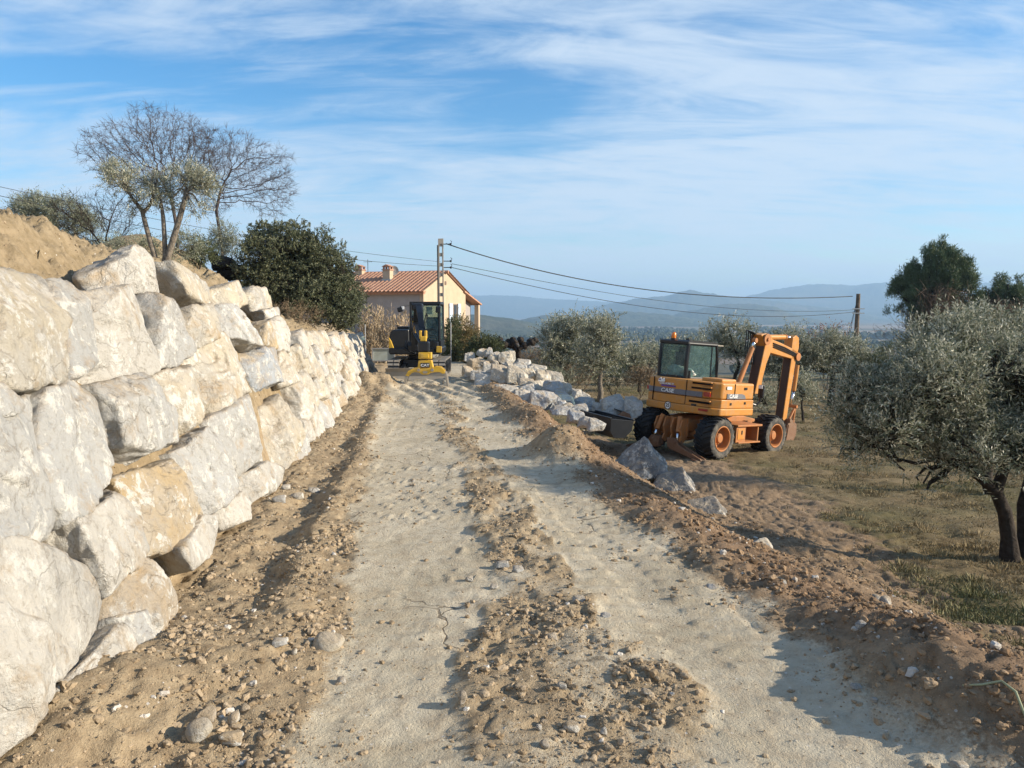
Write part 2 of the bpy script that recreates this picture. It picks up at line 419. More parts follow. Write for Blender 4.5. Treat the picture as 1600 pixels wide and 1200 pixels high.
def ground_material():
    q = NT('earth'); v = q.new('ShaderNodeNewGeometry').outputs['Position']
    at_ = q.new('ShaderNodeAttribute', attribute_name='soil'); sp = q.new('ShaderNodeSeparateColor'); q.l.new(at_.outputs['Color'], sp.inputs[0])
    loose, grass, rust, bank = sp.outputs[0], sp.outputs[1], sp.outputs[2], at_.outputs['Alpha']
    n1 = q.noise(v, 1.3, 6, .6, .4); n2 = q.noise(v, 9, 6, .65); n3 = q.noise(v, 45, 5, .65); n4 = q.noise(v, .35, 4, .5)
    pale = q.mix(q.ramp(n1, [(.35, 0.), (.66, 1.)]), (.43, .37, .265), (.55, .49, .375))
    pale = q.mix(q.ramp(n2, [(.42, 0.), (.7, .55)]), pale, (.30, .225, .15))
    brown = q.mix(q.ramp(n2, [(.35, 0.), (.65, 1.)]), (.25, .186, .116), (.395, .31, .2))
    rusty = q.mix(q.ramp(n2, [(.35, 0.), (.65, 1.)]), (.155, .102, .062), (.275, .185, .115))
    brown = q.mix(rust, brown, rusty)
    lf = q.ramp(q.math('ADD', loose, q.math('MULTIPLY', q.math('SUBTRACT', n3, .5), .9)), [(.3, 0.), (.62, 1.)])
    soil = q.mix(lf, pale, brown)
    sandy = q.mix(q.ramp(n2, [(.35, 0.), (.62, 1.)]), (.215, .165, .098), (.32, .25, .16))
    soil = q.mix(bank, soil, sandy)
    # dry grass field
    g1 = q.mix(q.ramp(n1, [(.4, 0.), (.62, 1.)]), (.165, .125, .068), (.265, .205, .112))
    g1 = q.mix(q.ramp(n4, [(.46, 0.), (.6, .7)]), g1, (.10, .10, .042))
    g1 = q.mix(q.ramp(n3, [(.4, 0.), (.7, .6)]), g1, (.10, .068, .038))
    # fields of the plain
    sx = q.new('ShaderNodeSeparateXYZ'); q.l.new(v, sx.inputs[0])
    dist = q.new('ShaderNodeVectorMath', operation='LENGTH'); q.l.new(v, dist.inputs[0])
    mp = q.new('ShaderNodeMapping'); mp.inputs['Scale'].default_value = (.0022, .0030, 0); mp.inputs['Rotation'].default_value = (0, 0, .35); q.l.new(v, mp.inputs[0])
    vc = q.new('ShaderNodeTexVoronoi'); vc.inputs['Scale'].default_value = 1.6; q.l.new(mp.outputs[0], vc.inputs['Vector'])
    vs = q.new('ShaderNodeSeparateColor'); q.l.new(vc.outputs['Color'], vs.inputs[0])
    plain = q.ramp(vs.outputs[0], [(0., (.10, .085, .05)), (.3, (.21, .145, .10)), (.55, (.30, .22, .15)), (.75, (.14, .13, .06)), (1., (.33, .26, .19))], 'CONSTANT')
    plain = q.mix(q.math('MULTIPLY', n1, .3), plain, (.1, .1, .06))
    fz = q.ramp(q.math('DIVIDE', dist.outputs['Value'], 500.0), [(.2, 0.), (.6, 1.)])
    g1 = q.mix(fz, g1, plain)
    gm = q.ramp(q.math('ADD', grass, q.math('MULTIPLY', q.math('SUBTRACT', n2, .5), .8)), [(.3, 0.), (.65, 1.)])
    col = q.mix(gm, soil, g1)
    # pebbles and grit: small pale flecks
    vo = q.new('ShaderNodeTexVoronoi'); vo.inputs['Scale'].default_value = 26; q.l.new(v, vo.inputs['Vector'])
    pv = q.new('ShaderNodeSeparateColor'); q.l.new(vo.outputs['Color'], pv.inputs[0])
    fl = q.math('MULTIPLY', q.ramp(vo.outputs['Distance'], [(.16, 1.), (.24, 0.)]), q.ramp(pv.outputs[0], [(.90, 0.), (.93, 1.)]))
    fl = q.math('MULTIPLY', fl, q.math('SUBTRACT', 1.0, fz))
    col = q.mix(q.math('MULTIPLY', fl, .8), col, (.6, .56, .5))
    # cracks in the dried surface
    cr = q.new('ShaderNodeTexVoronoi', feature='DISTANCE_TO_EDGE'); cr.inputs['Scale'].default_value = 1.1
    wv = q.new('ShaderNodeMixRGB'); wv.inputs[0].default_value = .22; q.l.new(v, wv.inputs[1])
    nz = q.new('ShaderNodeTexNoise'); nz.inputs['Scale'].default_value = 3; nz.inputs['Detail'].default_value = 5; q.l.new(v, nz.inputs['Vector']); q.l.new(nz.outputs['Color'], wv.inputs[2]); q.l.new(wv.outputs[0], cr.inputs['Vector'])
    ck = q.math('MULTIPLY', q.ramp(cr.outputs['Distance'], [(.003, 1.), (.008, 0.)]), q.math('MULTIPLY', q.ramp(n4, [(.5, 0.), (.56, .8)]), q.math('SUBTRACT', 1.0, lf)))
    ck = q.math('MULTIPLY', ck, q.math('SUBTRACT', 1.0, gm))
    col = q.mix(ck, col, (.10, .075, .05))
    h = q.math('ADD', q.math('MULTIPLY', n2, .5), q.math('ADD', q.math('MULTIPLY', n3, .45), q.math('MULTIPLY', q.noise(v, 130, 3, .7), .25)))
    h = q.math('SUBTRACT', h, q.math('MULTIPLY', ck, .3))
    q.bump(h, .9, .035)
    return q.base(col, .95, .15)
build_terrain()

# ------------------------------------------------------------------ boulders
_ico = {}
def ico(sub):
    if sub in _ico: return _ico[sub]
    import bmesh
    bm = bmesh.new(); bmesh.ops.create_icosphere(bm, subdivisions=sub, radius=1)
    v = np.array([p.co[:] for p in bm.verts]); f = np.array([[q.index for q in p.verts] for p in bm.faces]); bm.free()
    v /= np.linalg.norm(v, axis=1)[:, None]
    _ico[sub] = (v, f); return _ico[sub]
def rock_verts(N, D, sub, seed, size, p=14, rough=1.0):
    d, f = ico(sub)
    t = np.maximum(d @ N.T, 1e-4) / D[None, :]
    r = (t ** p).sum(1) ** (-1.0 / p)
    v = d * r[:, None]
    sc = 2.2 / size; o = seed * 3.17
    q = v * sc + o
    n = fbm(q[:, 0], q[:, 1], q[:, 2], seed, 5, .58)
    rid = np.abs(fbm(q[:, 0] * 1.7, q[:, 1] * 1.7, q[:, 2] * 1.7, seed + 5, 4, .6))
    # flaked facets: quantised low noise gives small ledges
    lo = fbm(q[:, 0] * .9, q[:, 1] * .9, q[:, 2] * .9, seed + 9, 2) * 3.2
    st = np.floor(lo) + sstep(.8, 1.0, lo - np.floor(lo))
    hi = fbm(q[:, 0] * 5.3, q[:, 1] * 5.3, q[:, 2] * 5.3, seed + 21, 4, .62)
    k = size * rough * (.020 * n - .034 * rid + .026 * st + .012 * hi)
    return v + d * k[:, None], f
def rock_material():
    q = NT('limestone'); v = q.co(); oi = q.new('ShaderNodeObjectInfo')
    off = q.new('ShaderNodeVectorMath', operation='ADD'); q.l.new(v, off.inputs[0])
    mu = q.math('MULTIPLY', oi.outputs['Random'], 37.0); cb = q.new('ShaderNodeCombineXYZ'); q.l.new(mu, cb.inputs[0]); q.l.new(mu, cb.inputs[1]); q.l.new(mu, cb.inputs[2]); q.l.new(cb.outputs[0], off.inputs[1])
    p = off.outputs[0]
    n1 = q.noise(p, 1.7, 6, .65, .2); n2 = q.noise(p, 5.5, 9, .74, .35); n3 = q.noise(p, 18, 8, .74, .2); n4 = q.noise(p, 60, 4, .7)
    base = oi.outputs['Color']
    col = q.mix(q.ramp(n1, [(.42, 0.), (.6, .55)]), base, (.46, .445, .41))                     # bleached
    col = q.mix(q.ramp(n2, [(.53, 0.), (.575, .9)]), col, (.66, .645, .595))                       # white scars
    col = q.mix(q.ramp(q.noise(p, 1.3, 7, .66, .2), [(.52, 0.), (.64, .62)]), col, (.36, .355, .34))     # grey faces
    col = q.mix(q.ramp(q.noise(p, 2.4, 8, .72, .3), [(.54, 0.), (.68, .75)]), col, (.40, .285, .16))   # ochre stain
    col = q.mix(q.ramp(n3, [(.54, 0.), (.66, .62)]), col, (.30, .26, .21))
    cv = q.new('ShaderNodeTexVoronoi', feature='DISTANCE_TO_EDGE'); cv.inputs['Scale'].default_value = 2.6
    wp = q.new('ShaderNodeVectorMath', operation='ADD'); nzc = q.new('ShaderNodeTexNoise'); nzc.inputs['Scale'].default_value = 3.0; nzc.inputs['Detail'].default_value = 6; q.l.new(p, nzc.inputs['Vector'])
    q.l.new(p, wp.inputs[0]); q.l.new(nzc.outputs['Color'], wp.inputs[1]); q.l.new(wp.outputs[0], cv.inputs['Vector'])
    crack = q.math('MULTIPLY', q.ramp(cv.outputs['Distance'], [(.006, 1.), (.03, 0.)]), q.ramp(n1, [(.45, 0.), (.55, .38)]))
    col = q.mix(crack, col, (.26, .22, .17))
    geo = q.new('ShaderNodeNewGeometry'); sx = q.new('ShaderNodeSeparateXYZ'); q.l.new(geo.outputs['Normal'], sx.inputs[0])
    dust = q.math('MULTIPLY', q.ramp(sx.outputs[2], [(.45, 0.), (.85, 1.)]), q.ramp(n2, [(.4, .15), (.6, .75)]))
    col = q.mix(dust, col, (.37, .28, .175))
    h = q.math('ADD', q.math('MULTIPLY', n2, .9), q.math('ADD', q.math('MULTIPLY', n3, .55), q.math('MULTIPLY', n4, .2)))
    h = q.math('ADD', h, q.math('MULTIPLY', q.vor(wp.outputs[0], 4.0, 'F1'), .7)); h = q.math('SUBTRACT', h, q.math('MULTIPLY', crack, .35))
    q.bump(h, .95, .06)
    return q.base(col, .88, .25)
ROCK = rock_material()
TONE = {k_: tuple(.86 * c_ for c_ in v_) for k_, v_ in {'cream': (.59, .525, .41), 'grey': (.50, .50, .485), 'tan': (.49, .39, .27), 'white': (.62, .59, .53), 'yellow': (.54, .41, .24), 'blue': (.36, .40, .45), 'dark': (.17, .185, .20)}.items()}
E1 = np.array([-AX, 1, 0]) / math.hypot(AX, 1); _e2 = np.array([-LEAN, 0, 1.0]); _e2 -= E1 * (_e2 @ E1); E2 = _e2 / np.linalg.norm(_e2); EN = np.cross(E1, E2)
if EN[0] < 0: EN = -EN
def onwall(px, py, set_back=0.0):
    d = ray(px, py)    # x + AX*y + LEAN*z = WX0 - set_back
    k = np.array([1, AX, LEAN]); t = (WX0 - set_back - CAMP @ k) / (d @ k)
    return CAMP + d * t
def hull(pts):
    pts = sorted(map(tuple, pts))
    def half(ps):
        h = []
        for p in ps:
            while len(h) > 1 and (h[-1][0] - h[-2][0]) * (p[1] - h[-2][1]) - (h[-1][1] - h[-2][1]) * (p[0] - h[-2][0]) <= 0: h.pop()
            h.append(p)
        return h
    a = half(pts); b = half(pts[::-1]); return np.array(a[:-1] + b[:-1])
def wall_boulder(poly3, tone, label, seed, sub=5, back=.5, grp='limestone boulders of the dry stacked retaining wall', p=80, proud=0.0):
    rng = np.random.RandomState(seed)
    P = np.array(poly3); c = P.mean(0)
    ab = np.stack([(P - c) @ E1, (P - c) @ E2], 1); h = hull(ab); m = (h.max(0) + h.min(0)) / 2; h = h - m; c = c + E1 * m[0] + E2 * m[1]
    size = math.sqrt(np.prod(h.max(0) - h.min(0)))
    df = .22 * size + .04; c0 = c - EN * (df - .06 - proud)
    N, D = [], []
    for i in range(len(h)):
        a, b = h[i], h[(i + 1) % len(h)]; e = b - a
        if np.linalg.norm(e) < .02: continue
        nn = np.array([e[1], -e[0]]) / np.linalg.norm(e); dd = nn @ a * 1.075
        if dd < .03 * size: continue
        t = rng.uniform(-.02, .16)
        N.append((E1 * nn[0] + E2 * nn[1]) * math.cos(t) + EN * math.sin(t)); D.append(dd * math.cos(t) + df * math.sin(t) * .78)
    ru = rng.uniform
    for t, k, q in [(ru(0, .10), ru(0, 6.28), 1.0), (ru(.12, .3), ru(0, 6.28), 1.02), (ru(.15, .32), ru(0, 6.28), 1.04), (ru(.5, .8), ru(0, 6.28), 1.45), (ru(.6, .9), ru(0, 6.28), 1.55), (ru(.35, .55), ru(0, 6.28), 1.28)]:
        N.append(EN * math.cos(t) + (E1 * math.cos(k) + E2 * math.sin(k)) * math.sin(t)); D.append(df * q)
    N.append(-EN); D.append(back * size + .1)
    for k in range(4):
        t = 2.2; N.append(EN * math.cos(t) + (E1 * math.cos(k * 1.57 + .4) + E2 * math.sin(k * 1.57 + .4)) * math.sin(t)); D.append(.62 * size)
    v, f = rock_verts(np.array(N), np.array(D), sub, seed, size, p=p)
    me = npmesh('boulder', v, f, True)
    o = link('boulder', me, ROCK); o.location = c0
    col = np.array(TONE[tone]) * rng.uniform(.93, 1.06); o.color = (*col, 1)
    return tag(o, label, 'boulder', grp)
TR = [  # traced outline in the photograph, tone, label
 ([(-90,405),(0,413),(38,420),(67,432),(84,450),(102,507),(115,567),(108,598),(60,604),(0,590),(-90,580)], 'cream', 'broad cream and grey boulder at the near end of the top course'),
 ([(80,445),(113,445),(131,462),(152,560),(148,575),(115,592),(112,560),(100,507)], 'grey', 'narrow upright grey boulder wedged second from the near end of the top course'),
 ([(132,457),(200,447),(230,445),(245,457),(264,547),(258,571),(230,585),(173,590),(151,570),(133,480)], 'white', 'squarish white boulder with ochre patches in the top course below the sunlit crest boulder'),
 ([(247,455),(297,470),(315,520),(309,538),(290,568),(263,571),(257,487)], 'grey', 'grey crumpled boulder just right of the squarish white one in the top course'),
 ([(147,450),(152,423),(180,389),(218,394),(234,420),(253,454),(230,450),(197,450)], 'white', 'large white pyramid shaped boulder standing on the crest of the wall against the sandy bank'),
 ([(236,408),(280,427),(315,452),(336,476),(300,474),(255,457)], 'cream', 'smooth cream slab sloping along the crest behind the top course'),
 ([(311,445),(347,434),(374,444),(373,461),(352,476),(330,476),(318,460)], 'cream', 'rounded cream boulder on the crest beside the long sloping slab'),
 ([(374,443),(395,443),(411,462),(406,481),(390,488),(377,474),(371,460)], 'cream', 'cream boulder with a tan patch on the crest, nearest the trimmed bush'),
 ([(301,475),(332,475),(349,502),(353,526),(315,541),(309,518)], 'cream', 'sand coloured boulder between the grey crumpled one and the stepped crest stones'),
 ([(336,475),(385,474),(406,500),(413,522),(412,536),(400,541),(378,522),(350,517)], 'grey', 'stepped grey and white boulder under the two rounded crest boulders'),
 ([(409,484),(433,480),(434,499),(423,500)], 'white', 'small white block ending the high part of the crest'),
 ([(408,506),(424,499),(434,544),(414,539)], 'yellow', 'yellow wedge shaped boulder where the wall steps down'),
 ([(422,500),(436,496),(452,520),(457,548),(441,547),(428,520)], 'white', 'tall white boulder with a shaded edge beside the yellow wedge'),
 ([(-40,600),(8,603),(20,622),(17,648),(0,655),(-40,655)], 'grey', 'small rounded grey stone cut by the left edge between the two near courses'),
 ([(60,618),(133,588),(166,604),(192,660),(200,700),(187,746),(140,792),(108,812),(60,720)], 'grey', 'huge grey and white boulder filling the second course at the near end'),
 ([(-90,650),(18,624),(62,620),(66,740),(106,814),(30,842),(0,866),(-90,880)], 'grey', 'grey boulder with a white run at the left edge of the second course'),
 ([(167,600),(240,580),(263,582),(287,640),(294,682),(240,702),(205,692)], 'grey', 'boulder with a dark grey side and white front right of the huge grey one'),
 ([(262,578),(305,568),(323,600),(322,652),(302,672),(287,640)], 'cream', 'cream boulder with a warm yellow blush in the second course'),
 ([(296,545),(345,524),(381,521),(394,545),(402,602),(391,614),(325,650),(305,580)], 'cream', 'large cream boulder with a fluted face, middle of the second course'),
 ([(399,547),(432,543),(440,595),(420,602),(406,580)], 'blue', 'blue grey glossy faced boulder below the yellow wedge'),
 ([(347,653),(387,619),(401,640),(420,687),(419,708),(394,738),(378,755),(365,728)], 'grey', 'smooth pale boulder with a cream foot leaning in the third course'),
 ([(289,700),(333,669),(358,693),(372,740),(348,792),(330,799),(312,757)], 'grey', 'tall pale grey tooth shaped boulder right of the big yellow one'),
 ([(203,745),(277,716),(311,731),(320,802),(270,851),(233,862),(224,806)], 'yellow', 'big yellow ochre boulder in the third course'),
 ([(119,810),(200,757),(222,780),(234,853),(209,886),(173,929),(159,866)], 'white', 'white boulder tapering downwards below the huge grey one'),
 ([(-90,870),(0,884),(69,832),(127,826),(158,862),(175,940),(171,980),(126,1029),(69,1098),(17,1142),(0,1172),(-90,1260)], 'white', 'largest boulder, white above and tan below, in the bottom left corner'),
 ([(186,927),(217,878),(248,867),(278,905),(286,949),(271,985),(257,1024),(236,985),(195,962)], 'tan', 'pointed tan and white boulder at the foot of the wall beside the loose soil'),
 ([(182,965),(222,952),(252,1012),(240,1028),(205,1012)], 'grey', 'jagged grey chip under the pointed tan boulder'),
 ([(92,1078),(173,978),(192,992),(219,1063),(152,1072)], 'white', 'white triangular boulder half sunk in the soil at the foot of the wall'),
 ([(270,858),(312,808),(348,804),(326,868),(292,895)], 'white', 'small white boulder half buried below the big yellow one'),
 ([(345,790),(377,766),(395,784),(388,812),(360,822)], 'white', 'small white boulder half buried below the tall grey tooth'),
 ([(386,742),(413,722),(441,729),(438,755),(413,775),(396,790)], 'white', 'white foot boulder resting below the smooth leaning one'),
 ([(409,652),(437,619),(464,609),(475,640),(472,668),(459,695),(459,738),(440,735),(422,697)], 'cream', 'large two toned cream and grey boulder in the lower middle of the wall'),
 ([(457,700),(470,679),(508,697),(495,725),(480,740),(460,742)], 'grey', 'blocky grey boulder at the foot of the wall casting a shadow'),
 ([(470,656),(488,659),(495,688),(480,691)], 'white', 'small white boulder perched on the blocky grey one'),
 ([(439,549),(457,546),(468,580),(464,595),(443,602)], 'cream', 'cream boulder right of the glossy blue grey one'),
 ([(456,539),(474,539),(492,577),(478,592),(466,573)], 'cream', 'slanting cream boulder at the start of the low part'),
]
for i, (poly, tone, lab) in enumerate(TR):
    s = {4: .25, 5: .35, 6: .3, 7: .3, 10: .1}.get(i, 0.0)
    P = [onwall(a + (20 if s > .1 else 0), b + (6 if s > .1 and b > 430 else 0), s) for a, b in poly]
    big = np.ptp([a for a, b in poly]) > 75
    wall_boulder(P, tone, lab, 101 + i, 6 if big else 5, back=.12 if s else .5, proud=.04 if s > .1 else 0.0)
# remaining face: jittered courses between the traced boulders and the far corner, and the base course
def wall_pt(y, z): return np.array([WX0 - AX * y - LEAN * z, y, z])
def covered(px, py):
    for poly, _, _ in TR:
        ins = False; n = len(poly)
        for i in range(n):
            (x1, y1), (x2, y2) = poly[i], poly[(i + 1) % n]
            if (y1 > py) != (y2 > py) and px < (x2 - x1) * (py - y1) / (y2 - y1) + x1: ins = not ins
        if ins: return True
    return False
def project(p):
    d = np.array(p) - CAMP; z = d @ FW; return CX + F * (d @ RT) / z, CY - F * (d @ UP) / z
rng = np.random.RandomState(7)
NC = 4; cnt = 0
course_name = ['lowest course', 'lower middle course', 'upper middle course', 'top course']
made = {0: [], 1: [], 2: [], 3: []}
for k in range(NC):
    y = 9.0 + rng.uniform(0, .4)
    while y < 26.9:
        wd = rng.uniform(.62, 1.15); y2 = min(y + wd, 27.0)
        if 27.0 - y2 < .4: y2 = 27.0
        def lv(yy, j):
            H = float(wall_top(yy)); base = .0 if j else -.15
            return H * j / NC + (.0 if j in (0, NC) else .10 * math.sin(yy * 1.7 + j * 2.1 + .4 * k)) + (rng.uniform(-.10, .06) if j == NC else 0) + (base if j == 0 else 0)
        z0, z1, z2, z3 = lv(y, k), lv(y2, k), lv(y2, k + 1), lv(y, k + 1)
        j = rng.uniform(-.12, .12, 4)
        quad = [wall_pt(y + .02 + max(j[0], 0) * .5, z0), wall_pt((y + y2) / 2, min(z0, z1) - .02), wall_pt(y2 - .02, z1), wall_pt(y2 - .03 + min(j[1], 0) * .6, (z1 + z2) / 2), wall_pt(y2 - .06 + min(j[1], 0), z2), wall_pt((y + y2) / 2 + j[2], max(z2, z3) + .02), wall_pt(y + .06 + max(j[3], 0), z3)]
        cpx, cpy = project(np.mean(quad, 0))
        pr = [project(q) for q in quad]
        cov = np.mean([covered(a, b) for a, b in pr + [(cpx, cpy)] * 3])
        if cov < .35:
            tone = rng.choice(['cream', 'cream', 'white', 'white', 'grey', 'tan', 'cream'])
            o = wall_boulder(quad, tone, None, 300 + cnt, 4 if y > 13 else 5, proud=rng.uniform(-.06, .07)); made[k].append((y, tone, o)); cnt += 1
        y = y2
words_ = ['first', 'second', 'third', 'fourth', 'fifth', 'sixth', 'seventh', 'eighth', 'ninth', 'tenth', 'eleventh', 'twelfth', 'thirteenth', 'fourteenth', 'fifteenth', 'sixteenth', 'seventeenth', 'eighteenth', 'nineteenth', 'twentieth', 'twenty-first', 'twenty-second', 'twenty-third', 'twenty-fourth', 'twenty-fifth']
desc = {'cream': 'cream boulder', 'white': 'whitish boulder', 'grey': 'pale grey boulder', 'tan': 'tan stained boulder'}
for k in range(NC):
    for i, (y, tone, o) in enumerate(sorted(made[k], key=lambda a: -a[0])):
        tag(o, f'{desc[tone]} in the {course_name[k]}, {words_[i]} from the far wall corner', 'boulder', 'limestone boulders of the dry stacked retaining wall')
# the return of the wall round its far corner
for k in range(4):
    z = .17 + .33 * k; c = wall_pt(27.15, z) + np.array([-.12, .25, 0])
    Pq = [c + np.array([a, 0, b]) for a, b in ((-.3, -.2), (.28, -.2), (.3, .1), (.2, .2), (-.25, .2))]
    e1, e2, en = E1.copy(), E2.copy(), EN.copy()
    wall_boulder([wall_pt(27.03, z - .2), wall_pt(27.6, z - .2), wall_pt(27.65, z + .1), wall_pt(27.5, z + .19), wall_pt(27.05, z + .19)], ['grey', 'cream', 'white', 'grey'][k], ['lowest', 'second lowest', 'second highest', 'highest'][k] + ' of the four shaded boulders turning the far corner of the wall', 700 + k, 4, proud=-.1)

def ground_hit(px, py):
    d = ray(px, py); t = np.concatenate([np.arange(2, 40, .05), np.arange(40, 200, .5)]); P = CAMP + d * t[:, None]
    b = P[:, 2] < hgt(P[:, 0], P[:, 1], False); i = int(np.argmax(b)) if b.any() else len(t) - 1
    return P[i]
# ------------------------------------------------------------------ hills
def hill_material(name, c1, c2):
    q = NT(name); v = q.new('ShaderNodeNewGeometry').outputs['Position']
    n = q.noise(v, .03, 8, .75); n2 = q.noise(v, .0022, 4, .6)
    col = q.mix(q.ramp(n, [(.42, 0.), (.6, 1.)]), c1, c2)
    col = q.mix(q.ramp(n2, [(.5, 0.), (.66, .6)]), col, (.16, .13, .08))
    q.bump(n, 1.0, 6.0)
    return q.base(col, .95, .1)
HM = hill_material('wooded_slope', (.035, .05, .028), (.085, .09, .05))
def ridge(sil, dist, depth, rough, seed):
    """a real hill: crest height from the skyline, slopes falling to the plain in front and behind"""
    px = np.linspace(sil[0][0], sil[-1][0], 260); py = np.interp(px, [a for a, b in sil], [b for a, b in sil])
    base = -37.5; nr = 36
    az = np.array([math.atan2(*(ray(a, b)[:2])) for a, b in zip(px, py)]); tl = np.array([ray(a, b)[2] / math.hypot(*ray(a, b)[:2]) for a, b in zip(px, py)])
    top = CAMZ + tl * dist
    vs = []
    for j in range(nr):
        t = j / (nr - 1) * 2 - 1                       # -1 front foot, 0 crest, 1 back foot
        prof = (1 - abs(t) ** 1.5)
        r = dist + t * depth
        x = r * np.sin(az); y = r * np.cos(az)
        n = fbm(x / (depth * .45) + seed, y / (depth * .45), seed=seed, octv=5, rough=.55)
        z = base + (top - base) * prof * (1 + (.55 * n * (abs(t) ** .7)))+ rough * fbm(x / 60, y / 60, seed=seed + 3, octv=4, rough=.7) * min(1, prof * 4)
        if abs(t) > .99: z = z * 0 + base - 6
        vs.append(np.stack([x, y, z], 1))
    v = np.concatenate(vs); m = len(px)
    i = np.arange((m - 1) * (nr - 1)); a = (i // (m - 1)) * m + i % (m - 1)
    f = np.stack([a, a + 1, a + m + 1, a + m], 1)
    o = link('hill', npmesh('hill', v, f, True), HM); o['kind'] = 'structure'
ridge([(500, 512), (560, 500), (640, 497), (700, 492), (748, 492), (775, 497), (800, 499), (825, 504), (850, 512)], 1900, 300, 5, 11)
ridge([(780, 508), (825, 498), (850, 492), (880, 492), (905, 498), (940, 500)], 3000, 380, 6, 12)
ridge([(880, 512), (925, 497), (960, 486), (1000, 487), (1040, 492), (1090, 499), (1160, 508)], 3300, 500, 8, 13)
ridge([(1020, 508), (1060, 490), (1110, 480), (1140, 476), (1180, 476), (1215, 482), (1250, 494), (1330, 512)], 3900, 600, 9, 14)
ridge([(880, 500), (940, 478), (1000, 466), (1040, 463), (1060, 457), (1080, 454), (1100, 458), (1140, 464), (1190, 470), (1260, 478), (1330, 486), (1400, 500)], 5600, 900, 12, 15)
ridge([(1120, 480), (1170, 462), (1210, 453), (1250, 448), (1290, 445), (1330, 446), (1380, 441), (1420, 443), (1480, 446), (1540, 441), (1600, 446), (1700, 450), (1850, 480)], 7600, 1200, 14, 16)
ridge([(1180, 498), (1230, 484), (1290, 480), (1340, 486), (1400, 480), (1470, 478), (1600, 482), (1750, 490)], 6300, 700, 9, 17)
ridge([(420, 500), (520, 480), (640, 470), (720, 461), (780, 462), (830, 465), (890, 468), (960, 472), (1080, 490)], 8400, 1100, 12, 18)

def build_haze():
    m = bpy.data.materials.new('air'); m.use_nodes = True; n = m.node_tree.nodes; l = m.node_tree.links; n.clear()
    out = n.new('ShaderNodeOutputMaterial'); pv = n.new('ShaderNodeVolumePrincipled')
    pv.inputs['Color'].default_value = (.45, .70, 1.0, 1); pv.inputs['Density'].default_value = 2.0e-4; pv.inputs['Anisotropy'].default_value = 0.1
    l.new(pv.outputs[0], out.inputs['Volume'])
    mb = MB(); mb.box((0, 4800, 143), (26000, 11200, 374)); o = mb.build('haze', m); o['kind'] = 'stuff'
# ------------------------------------------------------------------ loose rocks, clods, stones
def loose_rock(name, px, py, wpx, hpx, Y, tone, label, cat='boulder', grp=None, sub=4, seed=0, rot=None, mat=None, p=30, nplanes=13, depth=None, rough=1.0):
    """a rough stone with its middle at a photo position, Y metres ahead"""
    rng = np.random.RandomState(seed + 5000)
    k = math.hypot(1, 0) * Y / F
    w, h = wpx * k / 2, hpx * k / 2; dp = depth if depth else (w + h) / 2
    N = rng.normal(size=(nplanes, 3)); N /= np.linalg.norm(N, axis=1)[:, None]
    N = np.vstack([N, [[0, 0, -1], [.2, -.3, .93], [1, .1, .1], [-1, -.1, .1], [.1, -1, .2], [-.1, 1, .2]]])
    D = np.concatenate([rng.uniform(.78, 1.0, nplanes), [.9, .95, .97, .97, .95, .95]])
    v, f = rock_verts(N, D, sub, seed, 1.6, p=p, rough=rough)
    ex = (v.max(0) - v.min(0)) / 2; v = v - (v.max(0) + v.min(0)) / 2
    v = v / ex * np.array([w, dp, h])
    o = link(name, npmesh(name, v, f, True), mat or ROCK)
    c = at(px, py, Y); o.location = c
    if rot: o.rotation_euler = rot
    col = np.array(TONE[tone]) * rng.uniform(.92, 1.06) * (1.18 if grp == PG else 1); o.color = (*col, 1)
    return tag(o, label, cat, grp)
PG = 'quarried boulders tipped in a heap along the right of the track'
A3 = lambda x, y: (720 + x / 8.572, 520 + y / 8.572)
A4 = lambda x, y: (840 + x / 8.0, 580 + y / 8.0)
